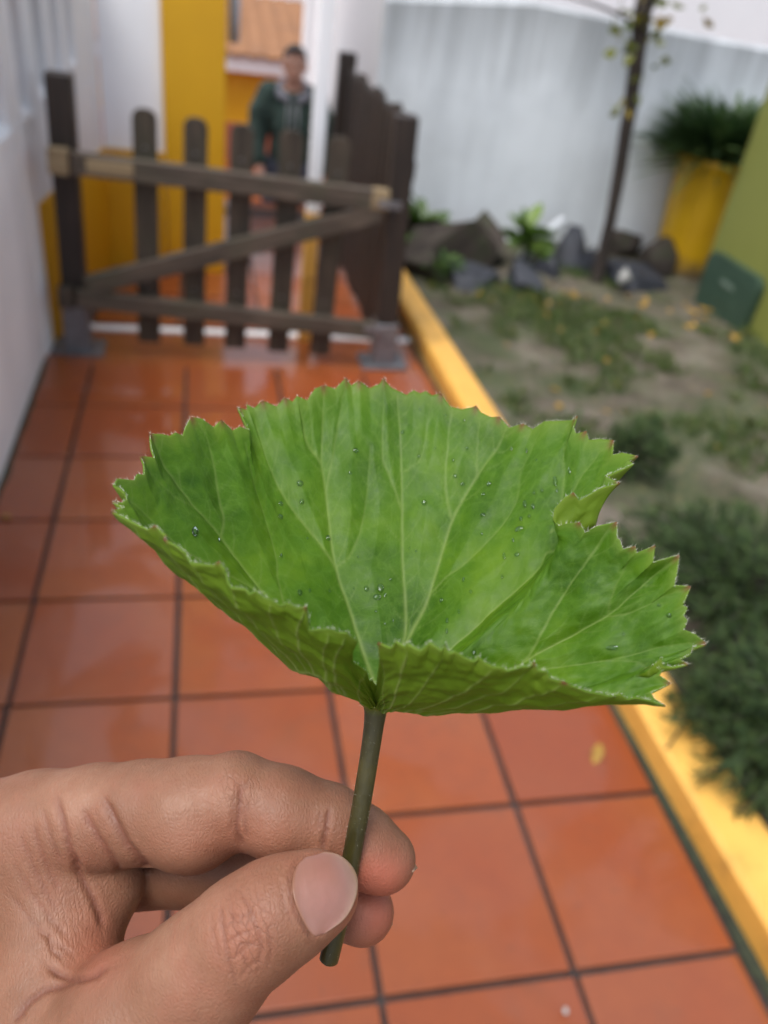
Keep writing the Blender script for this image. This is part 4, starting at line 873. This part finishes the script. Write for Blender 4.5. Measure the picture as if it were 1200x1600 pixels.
# ------------------------------------------------------------------ garden: tree, planter, stones, plants
def leaf_shape(L, W, bend=.3, fold=.12, n=5):
    V = []; F = []
    for i in range(n+1):
        t = i/n; wd = W*math.sin(math.pi*min(1, t*.92+.05))**.8*.5; z = -bend*L*t*t
        V += [(-wd, L*t, z+fold*wd), (0, L*t, z), (wd, L*t, z+fold*wd)]
    for i in range(n):
        for a in range(2): F.append((i*3+a, i*3+a+1, i*3+a+4, i*3+a+3))
    return V, F
def scatter(name, shape, mats4, mat, parent=None):      # one mesh of many placed small shapes
    sv = np.array(shape[0]); sf = np.array(shape[1]); k = len(sv); M4 = np.array(mats4)
    V = np.einsum('nij,kj->nki', M4[:, :3, :3], sv)+M4[:, None, :3, 3]; F = (sf[None]+(np.arange(len(M4))*k)[:, None, None]).reshape(-1, sf.shape[1])
    me = fast_mesh(name, V.reshape(-1, 3), F); return put(name, me, mat, parent, smooth=True)
def orient(p, d, roll, s):
    d = Vector(d).normalized(); q = d.to_track_quat('Y', 'Z').to_matrix().to_4x4(); return np.array(Matrix.Translation(p)@q@Matrix.Rotation(roll, 4, 'Y')@Matrix.Diagonal((s, s, s, 1)))
def leafy(name, c1, c2, c3=None, rough=.5):
    n = N(name); g_ = n.n('ShaderNodeNewGeometry'); rp = g_.outputs['Random Per Island']
    c = n.ramp(rp, [(.1, c1), (.8, c2)] if c3 is None else [(.1, c1), (.6, c2), (.95, c3)])
    p = n.bsdf(c, rough); t_ = n.n('ShaderNodeBsdfTranslucent'); n.l(c, t_.inputs[0]); mx = n.n('ShaderNodeMixShader'); mx.inputs[0].default_value = .25; n.l(p, mx.inputs[1]); n.l(t_.outputs[0], mx.inputs[2]); return n.done(mx.outputs[0])
M_bark = simple('bark', (.018, .013, .011), (.050, .037, .031), 14, .85, (1, 1, .25), .8, .012)
tree = empty('young_tree', (2.24, 4.33, .03)); tag(tree, 'slender dark young tree with few yellowing leaves in front of the stained wall', 'tree')
tp = [(0, 0, -.05), (.0, 0, .12), (-.03, 0, .51), (-.085, 0, .98), (-.135, 0, 1.30), (-.15, .01, 1.42), (-.20, .0, 1.9), (-.30, .05, 2.5), (-.32, .05, 3.0)]
tp = spline(tp, 40); V, F = tube(tp, np.interp(np.linspace(0, 1, 40), [0, .06, .2, .45, .55, 1], [.056, .044, .033, .038, .047, .012]), 12); V = [Vector(q)*1+Vector((mnoise.noise(Vector(q)*16)*.005, mnoise.noise(Vector(q)*16+Vector((9, 9, 9)))*.005, 0)) for q in V]
trunk = pyd('trunk', V, F, M_bark, tree, smooth=True)
limbs = [[(-.125, 0, 1.28), (-.30, -.02, 1.33), (-.48, -.03, 1.36), (-.72, -.02, 1.385)], [(-.13, 0, 1.32), (-.08, .02, 1.45), (-.02, .02, 1.7), (.12, 0, 2.1), (.25, 0, 2.6)], [(-.2, 0, 1.8), (-.4, .05, 2.1), (-.6, .1, 2.5)], [(-.24, 0, 2.1), (-.1, -.2, 2.4), (0, -.4, 2.7)], [(-.28, .03, 2.4), (-.5, -.15, 2.7), (-.6, -.2, 2.95)]]
lr = [.011, .022, .014, .012, .010]
for L, r in zip(limbs, lr):
    q = spline(L, 16); V, F = tube(q, np.linspace(r, r*.35, 16), 8); pyd('limb', V, F, M_bark, trunk, smooth=True)
ls = leaf_shape(.07, .05); ms = []
for (cx, cy, cz, sp, k) in ((-.20, -.05, 1.22, .05, 10), (-.25, -.02, 1.32, .05, 7), (-.015, -.03, 1.13, .03, 6), (-.12, -.04, 1.05, .03, 7), (-.15, -.04, .93, .025, 5), (-.15, -.04, 1.30, .05, 9), (-.08, -.03, 1.25, .04, 6)):
    for _ in range(k): ms.append(orient((cx+random.gauss(0, sp*.7), cy+random.gauss(0, .03), cz+random.gauss(0, sp)), (random.gauss(0, 1), random.gauss(-.3, .7), random.gauss(-.3, .6)), random.uniform(0, 6), random.uniform(.5, .95)))
for L in limbs[1:]+[list(map(tuple, tp[26:]))]:
    q = spline(L, 40)
    for _ in range(130):
        p = q[random.randrange(10, 40)]; ms.append(orient(p+RNG.normal(0, .13, 3), RNG.normal(0, 1, 3), random.uniform(0, 6), random.uniform(.6, 1.2)))
scatter('crown', ls, ms, leafy('tree_leaf', (.08, .11, .018), (.16, .17, .02), (.34, .22, .02)), tree)
# planter
pl = empty('tall_planter', (2.93, 4.60, .02)); tag(pl, 'tall ochre cylindrical planter against the garden wall, weathered at its foot', 'planter')
prof = [(.0, 0), (.15, 0), (.158, .01), (.165, .05), (.178, .2), (.19, .4), (.198, .62), (.205, .66), (.212, .67), (.212, .70), (.20, .705), (.185, .70), (.18, .64), (.0, .62)]
def lathe(prof, n=40):
    V = [(r*math.cos(2*math.pi*k/n), r*math.sin(2*math.pi*k/n), z) for r, z in prof for k in range(n)]
    F = [(i*n+k, i*n+(k+1) % n, (i+1)*n+(k+1) % n, (i+1)*n+k) for i in range(len(prof)-1) for k in range(n)]; return V, F
n = N('planter_glaze'); v = n.coords('Object', (1, 1, 1), False); sx = n.n('ShaderNodeSeparateXYZ'); n.l(v, sx.inputs[0])
dz = n.math('ADD', sx.outputs[2], n.math('MULTIPLY', n.noise(v, 9, 4, .6), .16)); c = n.mix(n.ramp(dz, [(.14, 1), (.26, 0)]), n.mix(n.ramp(n.noise(v, 6, 4), [(.35, 0), (.7, .5)]), (.60, .345, .006), (.48, .26, .006)), (.16, .11, .05))
V, F = lathe([(r*1.1, z) for r, z in prof]); pyd('pot', V, F, n.done(n.bsdf(c, .45)), pl, smooth=True)
V, F = lathe([(0, .64), (.1, .648), (.2, .64)]); pyd('soil', V, F, M_soil, pl, smooth=True)
gp = empty('potted_grass', (2.93, 4.60, .66)); tag(gp, 'bushy dark green plant spilling over the rim of the ochre planter', 'plant')
bl = leaf_shape(.30, .014, .45, .2, 6); ms = []
for _ in range(1500):
    a = random.uniform(0, 6.283); r = random.uniform(0, .15); up = random.uniform(.2, 2.0)
    ms.append(orient((r*math.cos(a), r*math.sin(a)*.7, random.uniform(-.03, .08)), (math.cos(a)*(.35+r*4), math.sin(a)*(.25+r*3), up), random.gauss(0, .4), random.uniform(.7, 1.45)))
scatter('foliage', bl, ms, leafy('pot_leaf', (.022, .052, .018), (.050, .105, .032), (.095, .160, .045)), gp)
# stones
def rock_mesh(seed, sx, sy, sz, cuts=15):
    rr = random.Random(seed); bm = bmesh.new(); bmesh.ops.create_icosphere(bm, subdivisions=4, radius=1)
    for _ in range(cuts):
        d = Vector((rr.gauss(0, 1), rr.gauss(0, 1), rr.gauss(0, 1))).normalized(); k = rr.uniform(.38, .78)
        for q in bm.verts:
            e = q.co.dot(d)-k
            if e > 0: q.co -= d*e
    for q in bm.verts:
        q.co *= 1+.05*mnoise.noise(q.co*3+Vector((seed, 0, 0)))+.02*mnoise.noise(q.co*11); q.co = Vector((q.co.x*sx, q.co.y*sy, q.co.z*sz))
    return bm_mesh(bm, 'stone')
M_slate = simple('slate', (.012, .014, .020), (.036, .040, .054), 9, .6, bump=.6, bd=.01)
M_brown = simple('brown_rock', (.016, .012, .009), (.042, .031, .024), 9, .8, bump=.7, bd=.01, c3=(.028, .038, .014))
M_pale = simple('pale_stone', (.30, .30, .29), (.42, .42, .40), 20, .8)
for k, (px_, py_, z, sx, sy, sz, rot, m, lab) in enumerate((
  (700, 400, .10, .30, .16, .16, .3, M_brown, 'large mossy brown rock just behind the right gate post'), (762, 385, .12, .13, .14, .15, .8, M_brown, 'dark brown rock leaning against the mossy rock'),
  (745, 440, .05, .17, .11, .09, .1, M_slate, 'flat blue grey slate piece in front of the mossy rock'), (820, 440, .06, .17, .12, .10, 2.1, M_slate, 'blocky blue grey slate below the leafy green plant'),
  (890, 405, .07, .13, .12, .13, 1.1, M_slate, 'dark slate lump just left of the tree trunk'), (965, 385, .09, .17, .12, .13, .5, M_brown, 'brown rock behind the tree trunk'),
  (985, 435, .07, .19, .12, .12, 2.6, M_slate, 'broad dark slate just right of the tree trunk'), (1020, 415, .08, .11, .11, .13, .2, M_brown, 'dark rock wedged beside the ochre planter'),
  (855, 425, .05, .12, .10, .09, 1.7, M_slate, 'small dark slab under the bent white pipe'), (920, 425, .06, .11, .09, .11, .9, M_slate, 'dark blue slab touching the foot of the tree'), (665, 425, .05, .13, .09, .09, 2.4, M_brown, 'low brown stone at the far end of the kerb'))):
    d = FW+RT*(px_-600)/FPX-UP*(py_-800)/FPX; p = CAM+d*((z-H)/d[2]); o = put('stone', rock_mesh(k+3, sx*1.5, sy*1.4, sz*1.55), m, None, (p[0], p[1], z*1.1), (0, 0, rot), True); tag(o, lab, 'stone', 'stones piled below the garden wall')
    o.data.polygons.foreach_set('use_smooth', [False]*len(o.data.polygons))
o = put('pebble', rock_mesh(40, .045, .035, .06, 5), M_pale, None, (2.33, 4.17, .13), (0, .3, .4), True); tag(o, 'pale stone resting on the slate right of the tree', 'stone')
V, F = tube(spline([(1.86, 4.60, .06), (1.90, 4.56, .14), (1.95, 4.58, .17), (2.03, 4.66, .22), (2.12, 4.72, .27)], 24), .030, 14); pb = pyd('bent_pipe', V, F, simple('dirty_white_plastic', (.42, .45, .48), (.55, .58, .62), 12, .5), smooth=True); tag(pb, 'short bent white plastic pipe lying among the stones', 'pipe')
# small leafy plants
def leafy_plant(name, p, hgt, spread, nleaf, mat, label, lw=.09):
    r_ = empty(name, p); tag(r_, label, 'plant'); ms = []
    lf = leaf_shape(.16, lw, .45, .25, 6)
    for _ in range(nleaf):
        a = random.uniform(0, 6.283); u = random.random(); ms.append(orient((math.cos(a)*spread*u*.5, math.sin(a)*spread*u*.5, hgt*(.15+.7*(1-u*.6)*random.random())), (math.cos(a)*(.3+u), math.sin(a)*(.3+u), random.uniform(.3, 1.4)), random.gauss(0, .5), random.uniform(.6, 1.1)*hgt/.24))
    scatter('foliage', lf, ms, mat, r_)
    V = []; F = []
    q, f_ = tube([(0, 0, -.04), (0, 0, hgt*.7)], [.012, .006], 7); pyd('stem', q, f_, bpy.data.materials['bark'], r_); return r_
M_lg = leafy('fresh_leaf', (.06, .12, .02), (.11, .20, .03), (.17, .26, .05))
leafy_plant('leafy_plant', (1.86, 4.56, .10), .22, .09, 44, M_lg, 'bright green leafy plant growing between the stones')
leafy_plant('leafy_plant', (1.20, 4.62, .06), .28, .16, 60, leafy('dark_leaf', (.03, .07, .015), (.06, .12, .02), (.10, .17, .03)), 'small green plant half hidden behind the right gate post')  # a darker green leaf colour than the bright plant
leafy_plant('leafy_plant', (1.27, 4.22, .05), .12, .16, 60, bpy.data.materials['dark_leaf'], 'low green weed beside the far end of the yellow kerb', .06)
# juniper bushes along the kerb
M_jun = leafy('juniper_needle', (.020, .044, .013), (.046, .088, .024), (.095, .150, .040), .75)
nd = leaf_shape(.030, .0042, .1, .1, 2)
def juniper(p, rx, ry, hz, nb, label, lean=(0, 0)):
    r_ = empty('juniper_bush', p); tag(r_, label, 'bush', 'low conifer bushes beside the kerb'); ms = []; tw = []; tf = []
    for _ in range(nb):
        a = random.uniform(0, 6.283); rr = math.sqrt(random.random()); e = np.array((math.cos(a)*rx*rr+lean[0], math.sin(a)*ry*rr+lean[1], hz*random.uniform(.35, 1.)*(1-.45*rr)))
        s_ = np.array((math.cos(a)*rx*.15*rr, math.sin(a)*ry*.15*rr, 0.)); m_ = (s_+e)/2+np.array((0, 0, hz*.22)); q = spline([s_, m_, e, e+(e-m_)*.45+np.array((0, 0, random.uniform(-.03, .05)))], 12)
        V_, F_ = tube(q, np.linspace(.004, .0012, 12), 4, False); k = len(tw); tw += V_; tf += [tuple(x+k for x in f_) for f_ in F_]
        for i in range(3, 12):
            d0 = q[min(i+1, 11)]-q[i-1]; d0 = d0/(np.linalg.norm(d0)+1e-9)
            for _ in range(8):
                dd = d0*1.1+RNG.normal(0, .5, 3); ms.append(orient(q[i]+RNG.normal(0, .007, 3), dd, random.uniform(0, 6), random.uniform(.7, 1.5)))
    scatter('foliage', nd, ms, M_jun, r_); pyd('twigs', tw, tf, M_bark, r_); return r_
juniper((1.50, 1.48, .05), .38, .36, .25, 250, 'wide dark green conifer bush in the middle of the bed edge')
juniper((1.38, 1.00, .05), .27, .28, .25, 200, 'dark green conifer bush spilling over the yellow kerb', (-.04, 0))
juniper((1.86, 1.20, .05), .34, .40, .30, 220, 'dark conifer bush at the right edge behind the others')
juniper((1.42, 2.22, .05), .10, .10, .26, 34, 'small upright conifer sprig beyond the leaf tip', (.06, .0))
juniper((1.45, .45, .05), .26, .28, .30, 170, 'nearest dark conifer bush beside the kerb at the lower right')
# grass
gs = leaf_shape(.06, .006, .5, .2, 3); ms = []
for _ in range(26000):
    x = random.uniform(1.16, 2.8); y = random.uniform(1.2, 4.5); f_ = mnoise.noise((x*1.7, y*1.7, 3.))+.5*mnoise.noise((x*6, y*6, 8.))+.55*math.exp(-((x-1.65)/.4)**2-((y-3.6)/.55)**2)
    if f_ < .17: continue
    ms.append(orient((x, y, garden_z(x, y)-.004), (random.gauss(0, .7), random.gauss(0, .7), 1), random.uniform(0, 6), random.uniform(.5, 1.2)))
gr_ = scatter('grass', gs, ms, leafy('grass_blade', (.035, .075, .012), (.065, .12, .020), (.13, .15, .04))); tag(gr_, 'patchy short grass and weeds on the garden soil', 'grass', kind='stuff')
# fallen leaves
fl = leaf_shape(.055, .034, .25, .3, 4); M_fall = simple('fallen_yellow_leaf', (.22, .12, .013), (.34, .20, .022), 14, .6, c3=(.15, .075, .016))
fm = bpy.data.meshes.new('fallen_leaf'); fm.from_pydata(fl[0], [], fl[1]); fm.update(); fm.polygons.foreach_set('use_smooth', [True]*len(fm.polygons)); fm.materials.append(M_fall)
spots = []
for _ in range(46): spots.append((random.gauss(2.05, .38), random.gauss(4.0, .12)))
for _ in range(26): spots.append((random.uniform(1.2, 2.7), random.uniform(2.4, 3.9)))
for _ in range(12): spots.append((random.gauss(2.68, .06), random.uniform(3.4, 4.3)))
for (x, y) in spots:
    x = min(max(x, 1.2), 2.76); o = put('fallen_leaf', fm, None, None, (x, y, garden_z(x, y)+.012), (random.gauss(0, .3), random.gauss(0, .3), random.uniform(0, 6))); s_ = random.uniform(.45, 1.0); o.scale = (s_, s_, s_)
    tag(o, 'yellow fallen leaf lying on the garden soil', 'leaf', 'yellow leaves fallen on the garden bed')
o = put('fallen_leaf', fm, None, None, (.905, 1.11, .014), (.0, 0, 2.5)); o.scale = (.8, 1.1, .8); tag(o, 'yellow fallen leaf on the wet tile beside the kerb', 'leaf')
o = put('fallen_leaf', fm, None, None, (-.545, 2.035, .014), (.1, .2, 1.2)); o.scale = (.6, .6, .6); tag(o, 'tiny yellow leaf on a tile beside the left wall', 'leaf')
o = put('pebble', rock_mesh(50, .006, .006, .004, 5), M_pale, None, (.604, .562, .014)); tag(o, 'tiny white chip on a tile at the bottom of the picture', 'pebble')
tw_ = spline([(1.0, 1.02, .10), (1.05, 1.06, .108), (1.10, 1.10, .125), (1.2, 1.12, .16)], 12); V, F = tube(tw_, np.linspace(.002, .0045, 12), 6); o = pyd('dry_twig', V, F, M_bark, smooth=True); tag(o, 'thin dry twig lying across the yellow kerb', 'twig')
